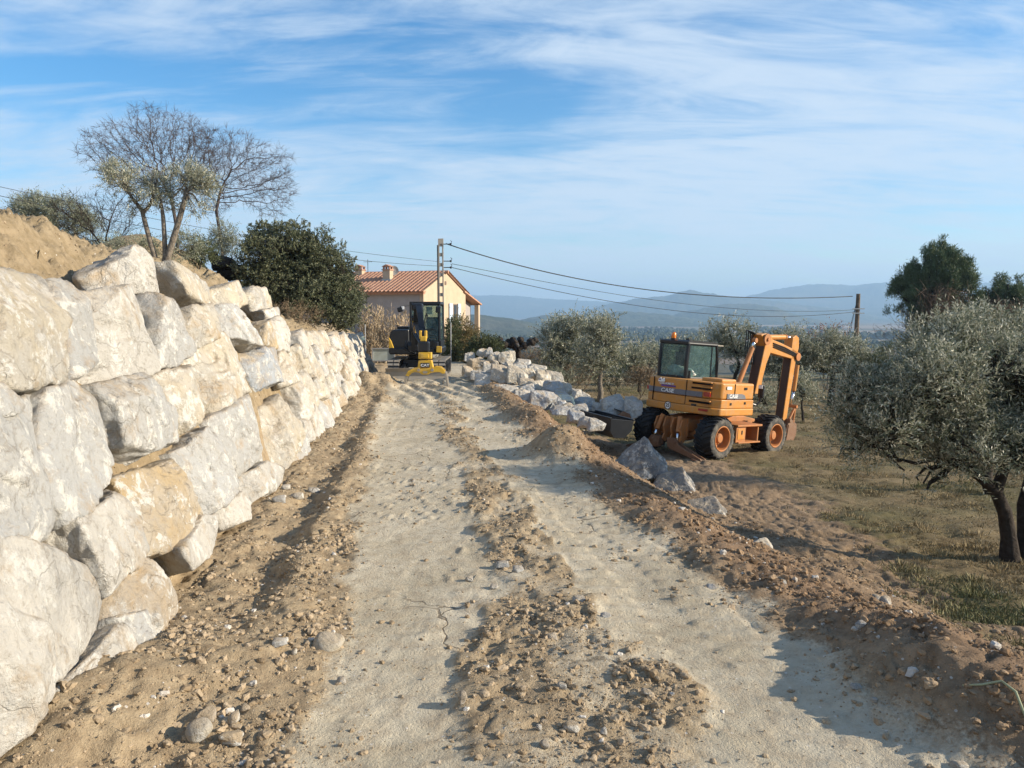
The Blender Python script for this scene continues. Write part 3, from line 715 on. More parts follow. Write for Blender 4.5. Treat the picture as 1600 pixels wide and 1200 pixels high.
PILE = [(A3, 115, 330, 130, 120, 25.6, 'grey', 'small tilted grey boulder at the back left end of the heap beside the shrubs'),
 (A3, 290, 270, 150, 100, 25.8, 'white', 'small white boulder behind the pointed one on top of the heap'),
 (A3, 365, 262, 110, 110, 25.5, 'grey', 'pointed grey and white boulder forming the left summit of the heap'),
 (A3, 450, 305, 140, 85, 25.4, 'white', 'flat white boulder just right of the left summit of the heap'),
 (A3, 240, 430, 260, 170, 24.9, 'tan', 'wide shaded tan boulder below the left summit of the heap'),
 (A3, 430, 365, 140, 110, 24.9, 'cream', 'cream boulder between the left summit and the white spotted one'),
 (A3, 600, 350, 215, 185, 25.0, 'cream', 'peaked cream boulder in front of the pollarded tree'),
 (A3, 450, 415, 100, 100, 24.3, 'tan', 'small shaded tan boulder above the white spotted one'),
 (A3, 385, 485, 165, 160, 23.8, 'white', 'rounded white boulder with dark spots left of the big brown faced one'),
 (A3, 95, 515, 140, 130, 24.2, 'tan', 'dull brown boulder at the left end of the heap by the track'),
 (A3, 215, 565, 160, 110, 23.6, 'grey', 'low grey boulder right of the dull brown one at the left end'),
 (A3, 320, 635, 250, 190, 22.6, 'grey', 'broad shaded grey boulder at the track edge in the left of the heap'),
 (A3, 510, 580, 230, 270, 22.6, 'tan', 'big upright boulder with a brown foot and a flat shaded face'),
 (A3, 640, 480, 130, 170, 23.6, 'cream', 'narrow cream boulder behind the big brown footed one'),
 (A3, 745, 470, 250, 130, 24.1, 'white', 'long white boulder lying high in the middle of the heap'),
 (A3, 850, 430, 190, 140, 24.6, 'grey', 'grey angular boulder at the back behind the long white one'),
 (A3, 750, 600, 270, 260, 22.5, 'cream', 'biggest cream boulder in the middle of the heap with a dark underside'),
 (A3, 890, 580, 190, 180, 23.2, 'cream', 'smooth sunlit boulder sloping right of the biggest cream one'),
 (A3, 965, 540, 165, 170, 23.7, 'grey', 'white and grey boulder with a shaded front in the right middle of the heap'),
 (A3, 1040, 478, 190, 100, 24.4, 'white', 'low white boulder along the back edge of the heap'),
 (A3, 1105, 615, 180, 200, 23.0, 'cream', 'cream boulder with a dark cleft beside the bright square one'),
 (A3, 1255, 605, 220, 170, 23.3, 'cream', 'bright square sunlit boulder at the right end of the heap'),
 (A3, 880, 695, 200, 150, 22.0, 'tan', 'shaded tan boulder under the biggest cream one'),
 (A3, 750, 745, 130, 80, 21.8, 'cream', 'small cream boulder tucked under the biggest cream one'),
 (A3, 465, 760, 210, 110, 21.4, 'blue', 'low blue grey boulder at the track edge left of the white one'),  # blue tones here put the bluish shade of the heap's front into the colour
 (A3, 610, 790, 280, 170, 20.9, 'white', 'white boulder touching the brown soil at the front of the heap'),
 (A3, 825, 855, 250, 190, 20.6, 'white', 'second white boulder at the front, partly in blue shade'),
 (A3, 890, 800, 210, 190, 21.2, 'blue', 'steep blue grey boulder between the front white ones and the speckled one'),
 (A3, 1015, 745, 250, 190, 21.8, 'cream', 'speckled cream boulder in the right middle of the heap'),
 (A3, 1080, 905, 330, 230, 20.4, 'blue', 'large rounded blue grey boulder at the front of the heap'),
 (A3, 1240, 775, 270, 230, 21.4, 'blue', 'shaded grey boulder with a notch below the bright square one'),
 (A3, 1260, 905, 150, 140, 20.6, 'blue', 'small dark grey boulder right of the large rounded one'),
 (A3, 1385, 760, 170, 170, 21.9, 'cream', 'triangular cream boulder at the right behind the shaded notched one'),
 (A3, 1380, 890, 260, 200, 20.9, 'blue', 'leaning blue grey slab in the right front of the heap'),
 (A3, 1340, 965, 140, 100, 20.2, 'blue', 'little blue boulder under the leaning slab'),
 (A3, 1425, 990, 140, 90, 20.0, 'tan', 'small orange tan stone lying on the blue boulders'),
 (A3, 1340, 1035, 250, 100, 19.6, 'blue', 'low blue grey boulder where the heap meets the brown spoil'),
 (A4, 470, 290, 150, 130, 22.6, 'white', 'sunlit white boulder behind the right end of the heap, before the olive trunk'),
 (A4, 590, 315, 120, 100, 23.0, 'grey', 'small grey boulder nearest the olive trunk'),
 (A4, 560, 415, 280, 160, 21.3, 'blue', 'grey boulder with white edges left of the striped one'),
 (A4, 755, 465, 150, 140, 21.0, 'grey', 'dull grey boulder against the left side of the striped one'),
 (A4, 950, 415, 290, 210, 20.9, 'grey', 'big grey boulder with a cream stripe behind the black bucket'),
 (A4, 1190, 450, 210, 230, 20.6, 'grey', 'grey and tan boulder between the striped one and the rear tyre'),
 (A4, 500, 495, 220, 140, 20.0, 'blue', 'shaded grey boulder behind the left end of the black bucket'),
 (A4, 480, 570, 190, 150, 18.6, 'blue', 'blue grey boulder in front of the left end of the black bucket'),
 (A4, 610, 640, 190, 130, 17.8, 'grey', 'grey boulder resting on the spoil below the black bucket'),
 (A4, 735, 665, 200, 130, 17.4, 'grey', 'weathered grey boulder nearest the front of the black bucket')]
for i, (Aq, cx, cy, w, h, Y, tone, lab) in enumerate(PILE):
    px, py = Aq(cx, cy); sc = 8.572 if Aq is A3 else 8.0
    loose_rock('boulder', px, py, w / sc * 1.24, h / sc * 1.24, Y, tone, lab, grp=PG, sub=5, seed=900 + i, nplanes=7, p=60)
def pyramid(px, py, w, h, Y, tone, lab, seed, pts):
    """a boulder of given corner planes"""
    k = Y / F; rng = np.random.RandomState(seed)
    N = np.array([n for n, d in pts], float); N /= np.linalg.norm(N, axis=1)[:, None]; D = np.array([d for n, d in pts], float)
    v, f = rock_verts(N, D, 6, seed, 1.6, p=40)
    ex = (v.max(0) - v.min(0)) / 2; v = (v - (v.max(0) + v.min(0)) / 2) / ex * np.array([w * k / 2, (w + h) * k / 4.2, h * k / 2])
    o = link('boulder', npmesh('boulder', v, f, True), ROCK); o.location = at(px, py, Y); o.color = (*TONE[tone], 1)
    return tag(o, lab, 'boulder', None)
pyramid(1004, 714, 88, 64, 15.0, 'dark', 'dark blue grey pyramid shaped boulder in front of the orange excavator', 41, [((-.75, -.35, .62), .55), ((.85, -.15, .55), .6), ((.25, -.9, .35), .6), ((-.2, .9, .4), .6), ((0, 0, -1), .6), ((-1, 0, -.2), 1.0), ((1, 0, -.2), .95)])
h_ = ground_hit(1062, 772); pyramid(1060, 754, 84, 46, h_[1] + .35, 'dark', 'flat grey slab half buried in the slope right of the dark pyramid boulder', 43, [((-.45, -.45, .8), .5), ((.9, -.2, .5), .8), ((-.9, -.1, .3), .9), ((0, -.9, .3), .9), ((0, .9, .3), .9), ((0, 0, -1), .7)])
h_ = ground_hit(1110, 806); pyramid(1108, 795, 90, 36, h_[1] + .3, 'dark', 'brownish slab buried in the slope below the flat grey slab', 44, [((-.3, -.4, .85), .45), ((.9, -.2, .5), .8), ((-.9, -.1, .3), .9), ((0, -.9, .3), .9), ((0, .9, .3), .9), ((0, 0, -1), .7)])
loose_rock('boulder', 1188, 856, 38, 32, 8.3, 'white', 'broken white rock lying on the brown berm', seed=61, sub=5, nplanes=9)
loose_rock('boulder', 577, 585, 34, 25, 26.4, 'tan', 'brown boulder at the foot of the wall corner left of the small digger', seed=62)
# stones of the track
STONES = [(512, 1001, 50, 30, 'cream', 'smooth rounded tan cobble sitting in a dirt hollow of the track', 6, 1), (312, 1139, 40, 38, 'cream', 'egg shaped tan cobble leaning in the clods at the wall side', 6, 1),
 (323, 1115, 34, 26, 'tan', 'rough tan clod stone behind the egg shaped cobble', 8, 0), (365, 1128, 18, 22, 'tan', 'upright flat tan stone right of the egg shaped cobble', 9, 0), (361, 1152, 40, 20, 'tan', 'flat brown stone lying in front of the egg shaped cobble', 9, 0), (384, 1112, 16, 12, 'tan', 'small square tan stone behind the flat brown one', 9, 0),
 (785, 882, 22, 11, 'blue', 'blue grey stone on the brown centre strip', 9, 0), (809, 891, 20, 12, 'grey', 'grey stone with a white edge beside the blue grey one', 9, 0), (733, 902, 14, 10, 'white', 'small white stone left of the centre strip, left of two', 9, 0), (772, 914, 14, 9, 'white', 'small white stone at the edge of the centre strip, right of two', 9, 0),
 (904, 943, 22, 9, 'grey', 'flat pale stone on the right side of the centre strip', 9, 0), (946, 961, 17, 9, 'grey', 'grey stone on the pale right wheel path', 9, 0), (1112, 913, 18, 10, 'blue', 'blue grey stone on the pale right wheel path near the berm', 9, 0), (862, 994, 20, 11, 'tan', 'tan stone on the centre strip above the groove', 9, 0),
 (533, 1057, 16, 13, 'white', 'white stone casting a long shadow on the left wheel path', 9, 0), (724, 1095, 14, 20, 'tan', 'upright shard standing on the left wheel path', 9, 0), (893, 1133, 30, 15, 'tan', 'oval tan cobble on the near centre strip', 9, 1), (877, 1080, 18, 13, 'grey', 'pale angular stone on the near centre strip', 9, 0), (842, 1138, 10, 12, 'white', 'bright white chip left of the oval cobble', 9, 0), (943, 1139, 12, 12, 'white', 'bright white chip right of the oval cobble', 9, 0), (851, 1163, 16, 16, 'tan', 'rounded tan stone below the bright white chip', 9, 1),
 (1010, 1088, 18, 11, 'tan', 'tan stone on the right part of the near centre strip', 9, 0), (1345, 973, 16, 15, 'blue', 'blue stone at the tip of the brown mound', 9, 0), (1337, 1070, 18, 9, 'grey', 'flat pale stone in the shade of the brown mound', 9, 0), (1367, 1074, 9, 9, 'white', 'white chip in front of the brown mound', 9, 0),
 (1370, 911, 24, 16, 'tan', 'brown stone on the slope beyond the berm, left of two', 9, 0), (1383, 923, 18, 17, 'tan', 'round brown stone on the slope beyond the berm, right of two', 9, 1), (1223, 912, 11, 10, 'grey', 'grey stone on the berm edge of the track', 9, 0), (1500, 1161, 26, 10, 'white', 'pale flat stone at the lower right corner of the track', 9, 0),
 (437, 1016, 24, 13, 'grey', 'flat grey stone left of the smooth rounded cobble', 9, 0), (460, 1026, 10, 12, 'tan', 'small upright tan stone by the flat grey one', 9, 0), (463, 774, 22, 12, 'white', 'white stone in the verge by the wall foot', 9, 0), (446, 762, 16, 10, 'white', 'white shard behind the white stone in the verge', 9, 0), (490, 765, 18, 9, 'grey', 'grey flat stone right of the white ones in the verge', 9, 0), (437, 783, 22, 12, 'grey', 'bluish grey stone left of the white ones in the verge', 9, 0)]
for i, (px, py, w, h, tone, lab, npl, smooth) in enumerate(STONES):
    c = onz(px, py + h * .3, .02); x, y = c[0], c[1]
    z = gz(x, y); c = onz(px, py + h * .3, z + .01); Y = c[1]
    o = loose_rock('stone', px, py, w, h, Y, tone, lab, 'stone', 'stones lying on the dirt track', 4 if w > 25 else 3, 1300 + i, p=8 if smooth else 26, nplanes=npl if not smooth else 24, rough=.25 if smooth else 1.0)
    hz = float(hgt(np.array([c[0]]), np.array([c[1]]))[0]); o.location = (c[0], c[1], hz + h * Y / F * (.28 if not smooth else .3))
c = ground_hit(1562, 930); loose_rock('stone', 1562, 930, 40, 12, c[1] + .05, 'grey', 'flat pale slab lying in the grass near the right edge', 'stone', None, 4, 1500, nplanes=9)
def stem():
    P = [onz(px, py, 0) for px, py in ((1500, 1141), (1530, 1147), (1560, 1150), (1582, 1163), (1602, 1186))]
    P = [(p[0], p[1], float(hgt(np.array([p[0]]), np.array([p[1]]))[0]) + .012) for p in P]
    o = MB().tube(P, [.004, .006, .007, .007, .006], 8).build('plant_stem', simple('pale_stem', (.30, .32, .20), .7, .2), smooth=True); tag(o, 'thin curved pale green stem lying on the ground in the lower right corner', 'stem')
stem()
# clods: lumps of dried soil, too many to count
def clods():
    rng = np.random.RandomState(3)
    n = 560000
    y = np.exp(rng.uniform(np.log(2.6), np.log(24), n)); xw = rng.uniform(-6.2, 5.0, n); x = xw - AX * y
    w, s, loose, grass, rust, lc = masks(x, y)
    n2 = fbm(x * 2.5, y * 2.5, seed=71, octv=3); n3 = fbm(x * 6, y * 6, seed=73, octv=2)
    pr = (.02 + .06 * sstep(.1, .5, n2) + .62 * loose * (.25 + .9 * sstep(-.25, .35, n2 + .5 * n3))) * (1 - .75 * grass) * (1 - .35 * rust) * np.where(xw < WX0 - .1, .22, 1) * (1 - .45 * sstep(-.9, -1.3, xw) * sstep(4.2, 5.5, y))
    keep = rng.rand(n) < pr; x, y, rust, loose = x[keep], y[keep], rust[keep], loose[keep]; n = len(x)
    size = .0027 * np.exp(rng.exponential(.50, n)) * (1 + .065 * y); size = np.minimum(size, .026 + .006 * rust) * (.8 + .3 * loose)
    z = hgt(x, y)
    print('clods', n)
    V, Fc, A = [], [], []; base = 0
    for sub, msk in ((1, size < .010), (2, size >= .011)):
        d, f = ico(sub); temps = []
        for k in range(12):
            N = rng.normal(size=(9, 3)); N /= np.linalg.norm(N, axis=1)[:, None]
            v, _ = rock_verts(np.vstack([N, [[0, 0, 1.], [0, 0, -1], [1, 0, 0], [-1, 0, 0], [0, 1, 0], [0, -1, 0]]]), np.concatenate([rng.uniform(.6, 1, 9), [.8, .8, .95, .95, .95, .95]]), sub, 50 + k, 1.6, p=14, rough=3.2)
            temps.append(v)
        m = msk.sum(); nv = len(d); xx, yy, zz, ss = x[msk], y[msk], z[msk], size[msk]
        ang = rng.uniform(0, 6.28, m); T = np.array(temps)[rng.randint(0, 12, m)]
        ca, sa = np.cos(ang)[:, None], np.sin(ang)[:, None]
        tx = T[:, :, 0] * rng.uniform(.7, 1.4, m)[:, None]; ty = T[:, :, 1]; tz = T[:, :, 2] * rng.uniform(.55, 1.05, m)[:, None]
        V.append(np.stack([(tx * ca - ty * sa) * ss[:, None] + xx[:, None], (tx * sa + ty * ca) * ss[:, None] + yy[:, None], tz * ss[:, None] + (zz + ss * .12)[:, None]], 2).reshape(-1, 3))
        Fc.append((f[None] + (np.arange(m) * nv)[:, None, None]).reshape(-1, 3) + base); base += m * nv
        A.append(np.repeat(np.stack([rust[msk], rng.rand(m), loose[msk]], 1), nv, 0))
    me = npmesh('soil_clods', np.concatenate(V), np.concatenate(Fc), False)
    color_attr(me, 'soil', np.concatenate(A))
    q = NT('clod_soil'); a = q.new('ShaderNodeAttribute', attribute_name='soil'); sp = q.new('ShaderNodeSeparateColor'); q.l.new(a.outputs['Color'], sp.inputs[0])
    c1 = q.ramp(sp.outputs[1], [(0., (.24, .18, .115)), (.5, (.365, .285, .19)), (.975, (.43, .34, .235)), (.98, (.52, .49, .44)), (1., (.60, .57, .52))])
    c2 = q.ramp(sp.outputs[1], [(0., (.15, .095, .055)), (.6, (.265, .175, .105)), (.96, (.34, .24, .15)), (.97, (.5, .47, .42)), (1., (.55, .52, .47))])
    vv = q.co(); nn = q.noise(vv, 60, 4, .6)
    col = q.mix(q.ramp(nn, [(.3, .35), (.7, 0.)]), q.mix(sp.outputs[0], c1, c2), (.12, .08, .045)); q.bump(nn, .6, .01)
    o = link('soil_clods', me, q.base(col, .95, .1)); o['kind'] = 'stuff'
clods()
# ------------------------------------------------------------------ vegetation
def leaf_mat(name, front, back, rough=.5, spec=.35, trans=.0):
    q = NT(name); g = q.new('ShaderNodeNewGeometry'); v = g.outputs['Position']
    n = q.noise(v, 3.0, 3, .6); n2 = q.noise(v, 55, 2, .5)
    f = q.mix(q.ramp(n2, [(.3, 0.), (.7, 1.)]), tuple(c * .6 for c in front), tuple(min(1, c * 1.5) for c in front))
    b = q.mix(q.ramp(n2, [(.3, 0.), (.7, 1.)]), tuple(c * .7 for c in back), tuple(min(1, c * 1.3) for c in back))
    col = q.mix(g.outputs['Backfacing'], f, b)
    col = q.mix(q.ramp(n, [(.35, .45), (.65, 0.)]), col, tuple(c * .75 for c in front))
    q.base(col, rough, spec)
    if trans:
        t = q.new('ShaderNodeBsdfTranslucent'); q.l.new(col, t.inputs[0]); ms = q.new('ShaderNodeMixShader'); ms.inputs[0].default_value = trans
        out = next(k for k in q.n if k.type == 'OUTPUT_MATERIAL'); q.l.new(q.b.outputs[0], ms.inputs[1]); q.l.new(t.outputs[0], ms.inputs[2]); q.l.new(ms.outputs[0], out.inputs[0])
    return q.m
def bark_mat(name, c1, c2, scale=14):
    q = NT(name); v = q.co(); n = q.noise(v, scale, 6, .65, .5)
    q.bump(n, .9, .03); return q.base(q.mix(q.ramp(n, [(.35, 0.), (.65, 1.)]), c1, c2), .9, .15)
OLIVE_LEAF = leaf_mat('olive_leaf', (.15, .165, .098), (.54, .53, .42), .45, .4, .2)
LAUREL_LEAF = leaf_mat('dark_shrub_leaf', (.07, .084, .042), (.19, .195, .115), .5, .3, .1)
GREEN_LEAF = leaf_mat('shrub_leaf', (.06, .075, .03), (.11, .125, .06), .6, .3, .15)
SAGE_LEAF = leaf_mat('grey_green_leaf', (.15, .17, .11), (.34, .35, .27), .6, .3, .15)
WARM_LEAF = leaf_mat('autumn_shrub_leaf', (.17, .13, .05), (.26, .21, .10), .6, .3, .2)
RED_LEAF = leaf_mat('russet_leaf', (.22, .085, .045), (.28, .13, .07), .6, .3, .2)
PINE_LEAF = leaf_mat('pine_needle', (.085, .125, .055), (.13, .165, .085), .55, .3, .08)
FAR_LEAF = leaf_mat('far_tree_leaf', (.05, .06, .035), (.08, .09, .05), .8, .1, 0)
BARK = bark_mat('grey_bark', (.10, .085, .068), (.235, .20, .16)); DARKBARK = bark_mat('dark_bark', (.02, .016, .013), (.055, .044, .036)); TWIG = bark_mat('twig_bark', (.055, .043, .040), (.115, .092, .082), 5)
BROWNBRUSH = bark_mat('dead_pine_twig', (.12, .085, .062), (.22, .165, .125), 5); REED = bark_mat('dry_reed', (.36, .27, .17), (.52, .42, .29), 3)
DRY = bark_mat('dry_brush', (.17, .12, .075), (.30, .23, .15), 3)
def unit(v): return v / np.maximum(np.linalg.norm(v, axis=-1, keepdims=True), 1e-9)
def leaves_mesh(name, P, Dr, L, Wd, rng, flat=None):
    """one diamond per leaf: base P, direction Dr, length L, half width Wd"""
    n = len(P); nrm = unit(rng.normal(size=(n, 3)) + (np.array([0, 0, 1.2]) if flat is None else flat))
    s = unit(np.cross(Dr, nrm)); up = np.cross(s, Dr)
    L = np.broadcast_to(L, n)[:, None]; Wd = np.broadcast_to(Wd, n)[:, None]
    mid = P + Dr * L * .5 + up * L * .06
    v = np.stack([P, mid + s * Wd, P + Dr * L, mid - s * Wd], 1).reshape(-1, 3)
    return npmesh(name, v, np.arange(4 * n).reshape(-1, 4), False)
def tubes_mesh(name, polys, seg=4):
    """polys: list of (points (k,3), radii (k,))"""
    V, Fq = [], []; b = 0
    for P, r in polys:
        P = np.asarray(P, float); k = len(P); T = unit(np.gradient(P, axis=0)); s = seg if r[0] > .02 else 3
        ref = np.array([.31, .17, .93]) if abs(T[0] @ np.array([.31, .17, .93])) < .9 else np.array([1., 0, 0])
        A = unit(np.cross(T, ref)); B = np.cross(T, A); a = np.arange(s) * 2 * math.pi / s
        v = P[:, None] + (A[:, None] * np.cos(a)[None, :, None] + B[:, None] * np.sin(a)[None, :, None]) * np.asarray(r)[:, None, None]
        V.append(v.reshape(-1, 3)); i = np.arange(k - 1)[:, None] * s; j = np.arange(s)[None]; j2 = (j + 1) % s
        Fq.append(np.stack([i + j, i + j2, i + s + j2, i + s + j], 2).reshape(-1, 4) + b); b += k * s
    return npmesh(name, np.concatenate(V), np.concatenate(Fq), True)
def wiggle(a, b, n, amp, rng, sag=0.0):
    t = np.linspace(0, 1, n)[:, None]; P = a + (b - a) * t
    o = np.cumsum(rng.normal(size=(n, 3)), 0); o = o - o[0] - (o[-1] - o[0]) * t
    return P + o * amp * np.linalg.norm(b - a) / n ** .5 + np.array([0, 0, 1]) * sag * (t * (1 - t) * 4)
def in_blobs(blobs, n, rng, shell=.45):
    vol = np.array([b[3] * b[4] * b[5] for b in blobs]); k = rng.choice(len(blobs), n, p=vol / vol.sum())
    d = unit(rng.normal(size=(n, 3))); r = rng.rand(n) ** shell
    B = np.array(blobs, float)[k]
    return B[:, :3] + d * r[:, None] * B[:, 3:6], d
def sprig_tree(name, base, blobs, trunk, label, cat='tree', group=None, seed=0, sprigs=900, per=14, sl=.32, ll=.06, lw=.0075, leaf=None, bark=None, parent_names=('trunk', 'crown'), gaps=.15, droop=.35, gap_scale=1.4, limb_r=.05, stems=None, shell=.45, clump=None):
    """trunk: list of (points, radii) in local metres; blobs: crown ellipsoids (x,y,z,rx,ry,rz)"""
    rng = np.random.RandomState(seed)
    root = empty(name, base, 0, label, cat, group)
    if clump:
        cc, cd = in_blobs(blobs, clump[0], rng, .38)
        cl = [(*c, *(np.array([1, 1, .8]) * clump[1] * rng.uniform(.6, 1.3))) for c in cc]
        P, d = in_blobs(cl, sprigs, rng, .5); d = unit(d + .5 * np.array([0, 0, 1.0]))
    else: P, d = in_blobs(blobs, sprigs, rng, shell)
    g = fbm(P[:, 0] * gap_scale + seed, P[:, 1] * gap_scale, P[:, 2] * gap_scale, seed, 3)
    P = P[g > gaps - .28]; d = d[g > gaps - .28]; n = len(P)
    dr = unit(d * .8 + rng.normal(size=(n, 3)) * .5 + np.array([0, 0, .55]))
    SL = sl * rng.uniform(.6, 1.3, n)
    t = np.linspace(.05, 1, per)
    bend = unit(rng.normal(size=(n, 3)) + np.array([0, 0, -1.0]))
    pts = P[:, None] + dr[:, None] * (SL[:, None] * t)[..., None] + bend[:, None] * (droop * SL[:, None] * t ** 2)[..., None]
    tang = unit(dr[:, None] + bend[:, None] * (2 * droop * t)[None, :, None])
    side = unit(np.cross(tang, rng.normal(size=(n, 1, 3)) + 0 * tang)); side = side * np.where(np.arange(per) % 2 == 0, 1, -1)[None, :, None]
    ld = unit(tang * .9 + side * .8 + rng.normal(size=(n, per, 3)) * .25)
    me = leaves_mesh('crown', pts.reshape(-1, 3), ld.reshape(-1, 3), ll * rng.uniform(.7, 1.25, n * per), lw * rng.uniform(.8, 1.2, n * per), rng)
    link('crown', me, leaf or OLIVE_LEAF, root)
    polys = list(trunk)
    # limbs from the trunk tops into the crown, then a stem under every few sprigs
    tops = [np.asarray(p[0][-1], float) for p in trunk]; ends = []
    for b in blobs:
        c = np.array(b[:3]); a = min(tops, key=lambda q: np.linalg.norm(q - c))
        for k in range(4):
            e = c + unit(rng.normal(size=3)) * np.array(b[3:6]) * rng.uniform(.3, .8)
            w = wiggle(a, e, 7, .12, rng, .06); polys.append((w, np.linspace(limb_r, limb_r * .25, 7))); ends += list(w[3:])
    ends = np.array(ends); pick = rng.permutation(n)[:int(n * .35)]
    for i in pick:
        a = ends[np.argmin(((ends - P[i]) ** 2).sum(1))]
        polys.append((np.array([a, (a + P[i]) / 2 + rng.normal(size=3) * .05 * np.linalg.norm(P[i] - a), P[i], pts[i, per // 2]]), np.array([limb_r * .22, limb_r * .15, limb_r * .10, limb_r * .05])))
    link('trunk', tubes_mesh('trunk', polys, 8), bark or DARKBARK, root)
    return root
def loc(px, py, Y): return at(px, py, Y)
def blobs_px(lst, Y, base):
    """crown ellipsoids from photo centre and half sizes"""
    out = []
    for px, py, hw, hh, dy in lst:
        c = at(px, py, Y + dy) - np.array(base); k = (Y + dy) / F
        out.append((c[0], c[1], c[2], hw * k, (hw + hh) / 2 * k, hh * k))
    return out
def base_at(px, Y, dz=-.05):
    x = at(px, 600, Y)[0]; return np.array([x, Y, gz(x, Y) + dz])

# -- big olive in the right foreground
def big_olive():
    Y = 9.3; b = base_at(1582, Y)
    bl = blobs_px([(1545, 610, 95, 75, 0), (1440, 620, 90, 65, -.3), (1370, 650, 70, 55, -.2), (1475, 560, 70, 45, .3), (1590, 560, 80, 45, .4), (1640, 640, 90, 90, 0), (1500, 680, 90, 45, -.5), (1410, 690, 65, 40, -.4), (1340, 665, 55, 32, 0.2), (1350, 700, 45, 30, .1),
                    (1590, 700, 70, 45, -.4), (1530, 720, 60, 24, -.7), (1700, 580, 90, 80, .4), (1395, 725, 30, 22, -.3), (1330, 600, 32, 28, 0), (1440, 760, 14, 16, -.4)], Y, b)
    tr = []
    L = lambda *q: np.array([at(px, py, Y + dy) - b for px, py, dy in q])
    tr.append((L((1578, 880, 0), (1576, 840, 0), (1570, 800, -.05), (1556, 768, -.1), (1530, 745, -.15), (1500, 728, -.2)), np.array([.13, .09, .08, .07, .055, .045])))
    tr.append((L((1600, 885, .05), (1602, 840, .05), (1600, 790, .1), (1612, 740, .1), (1640, 690, .1)), np.array([.12, .09, .08, .07, .05])))
    tr.append((L((1500, 728, -.2), (1470, 716, -.2), (1430, 724, -.25), (1400, 716, -.3), (1375, 700, -.3)), np.array([.03, .024, .02, .014, .008])))
    tr.append((L((1556, 768, -.1), (1568, 735, -.1), (1588, 700, 0), (1590, 650, 0)), np.array([.075, .06, .05, .035])))
    tr.append((L((1530, 745, -.15), (1500, 700, -.1), (1460, 670, 0), (1420, 640, 0)), np.array([.06, .045, .035, .02])))
    return sprig_tree('olive_tree', b, bl, tr, 'big spreading olive tree in the right foreground with a forked dark trunk', group='olive trees of the grove', seed=5, sprigs=10500, per=15, sl=.27, ll=.058, lw=.0075, gaps=.0, gap_scale=2.0, limb_r=.035, clump=(210, .24))
big_olive()
def olive(px, Y, blobs, label, seed, sprigs, scale, trunk_px=None, lean=0, leaf=None, bark=None, per=12, name='olive_tree', group='olive trees of the grove', gaps=.12, limb_r=.04, tw=.09):
    b = base_at(px, Y); bl = blobs_px(blobs, Y, b)
    top = np.mean([q[:3] for q in bl], 0); rng = np.random.RandomState(seed); tz = min(q[2] - q[5] for q in bl)
    h = max(tz + .25 * (top[2] - tz), .3)
    P = wiggle(np.zeros(3), np.array([top[0] * .4 + lean, top[1] * .4, h]), 6, .08, rng)
    return sprig_tree(name, b, bl, [(P, np.linspace(tw * 1.25, tw * .7, 6))], label, group=group, seed=seed, sprigs=sprigs, per=per, sl=.30 * scale, ll=.062 * scale, lw=.010 * scale, leaf=leaf, bark=bark, gaps=gaps - .08, limb_r=limb_r, clump=(46, .36 * max(1, scale * .62)))
olive(1560, 14.5, [(1530, 545, 85, 48, 0), (1600, 540, 70, 50, .5), (1460, 575, 45, 40, 0), (1660, 560, 80, 60, 0)], 'tall olive tree just behind the big foreground olive, its top silvery in the sun', 21, 3600, 1.25)
olive(938, 31, [(940, 535, 30, 30, 0), (925, 560, 22, 22, 0), (955, 560, 18, 22, .3), (950, 515, 16, 16, 0)], 'olive tree with a thin leaning trunk behind the striped boulder', 22, 1100, 1.9, bark=BARK, tw=.11)
olive(885, 38, [(870, 545, 26, 40, 0), (893, 528, 24, 36, 0), (868, 520, 18, 22, .5), (905, 560, 20, 30, 0), (880, 575, 28, 18, 0)], 'upright bushy olive tree left of the thin trunked one', 23, 1700, 2.2)
olive(1000, 40, [(1000, 558, 28, 20, 0), (985, 568, 18, 18, 0), (1022, 562, 20, 18, .5)], 'low rounded olive tree left of the orange excavator cab', 24, 900, 2.2)
olive(1150, 34, [(1140, 512, 22, 14, 0), (1165, 522, 20, 16, 0), (1125, 528, 14, 14, .3), (1150, 545, 26, 18, 0), (1180, 545, 18, 20, 0)], 'sparse olive tree with bare limbs behind the excavator boom', 25, 800, 1.9, gaps=.28)
olive(1218, 33, [(1215, 560, 24, 26, 0), (1235, 540, 20, 20, 0), (1195, 575, 16, 18, 0)], 'olive tree partly hidden behind the excavator stick', 26, 900, 1.9)
olive(1300, 33, [(1280, 555, 40, 24, 0), (1320, 560, 36, 26, .3), (1300, 540, 34, 16, 0), (1260, 570, 24, 18, 0), (1345, 572, 22, 18, 0)], 'broad olive tree with a dark short trunk right of the excavator', 27, 1700, 1.9, tw=.16)
olive(1258, 27, [(1255, 612, 14, 16, 0), (1245, 600, 10, 10, 0)], 'small olive shrub in front of the broad olive beside the excavator bucket', 28, 220, 1.6, tw=.04)
olive(1075, 46, [(1070, 560, 30, 18, 0), (1095, 552, 22, 18, 0)], 'distant olive tree seen behind the excavator cab glass', 29, 600, 2.6)
olive(1205, 30, [(1190, 625, 12, 14, 0)], 'small grey shrub behind the front tyre of the excavator', 30, 150, 1.6, tw=.03)

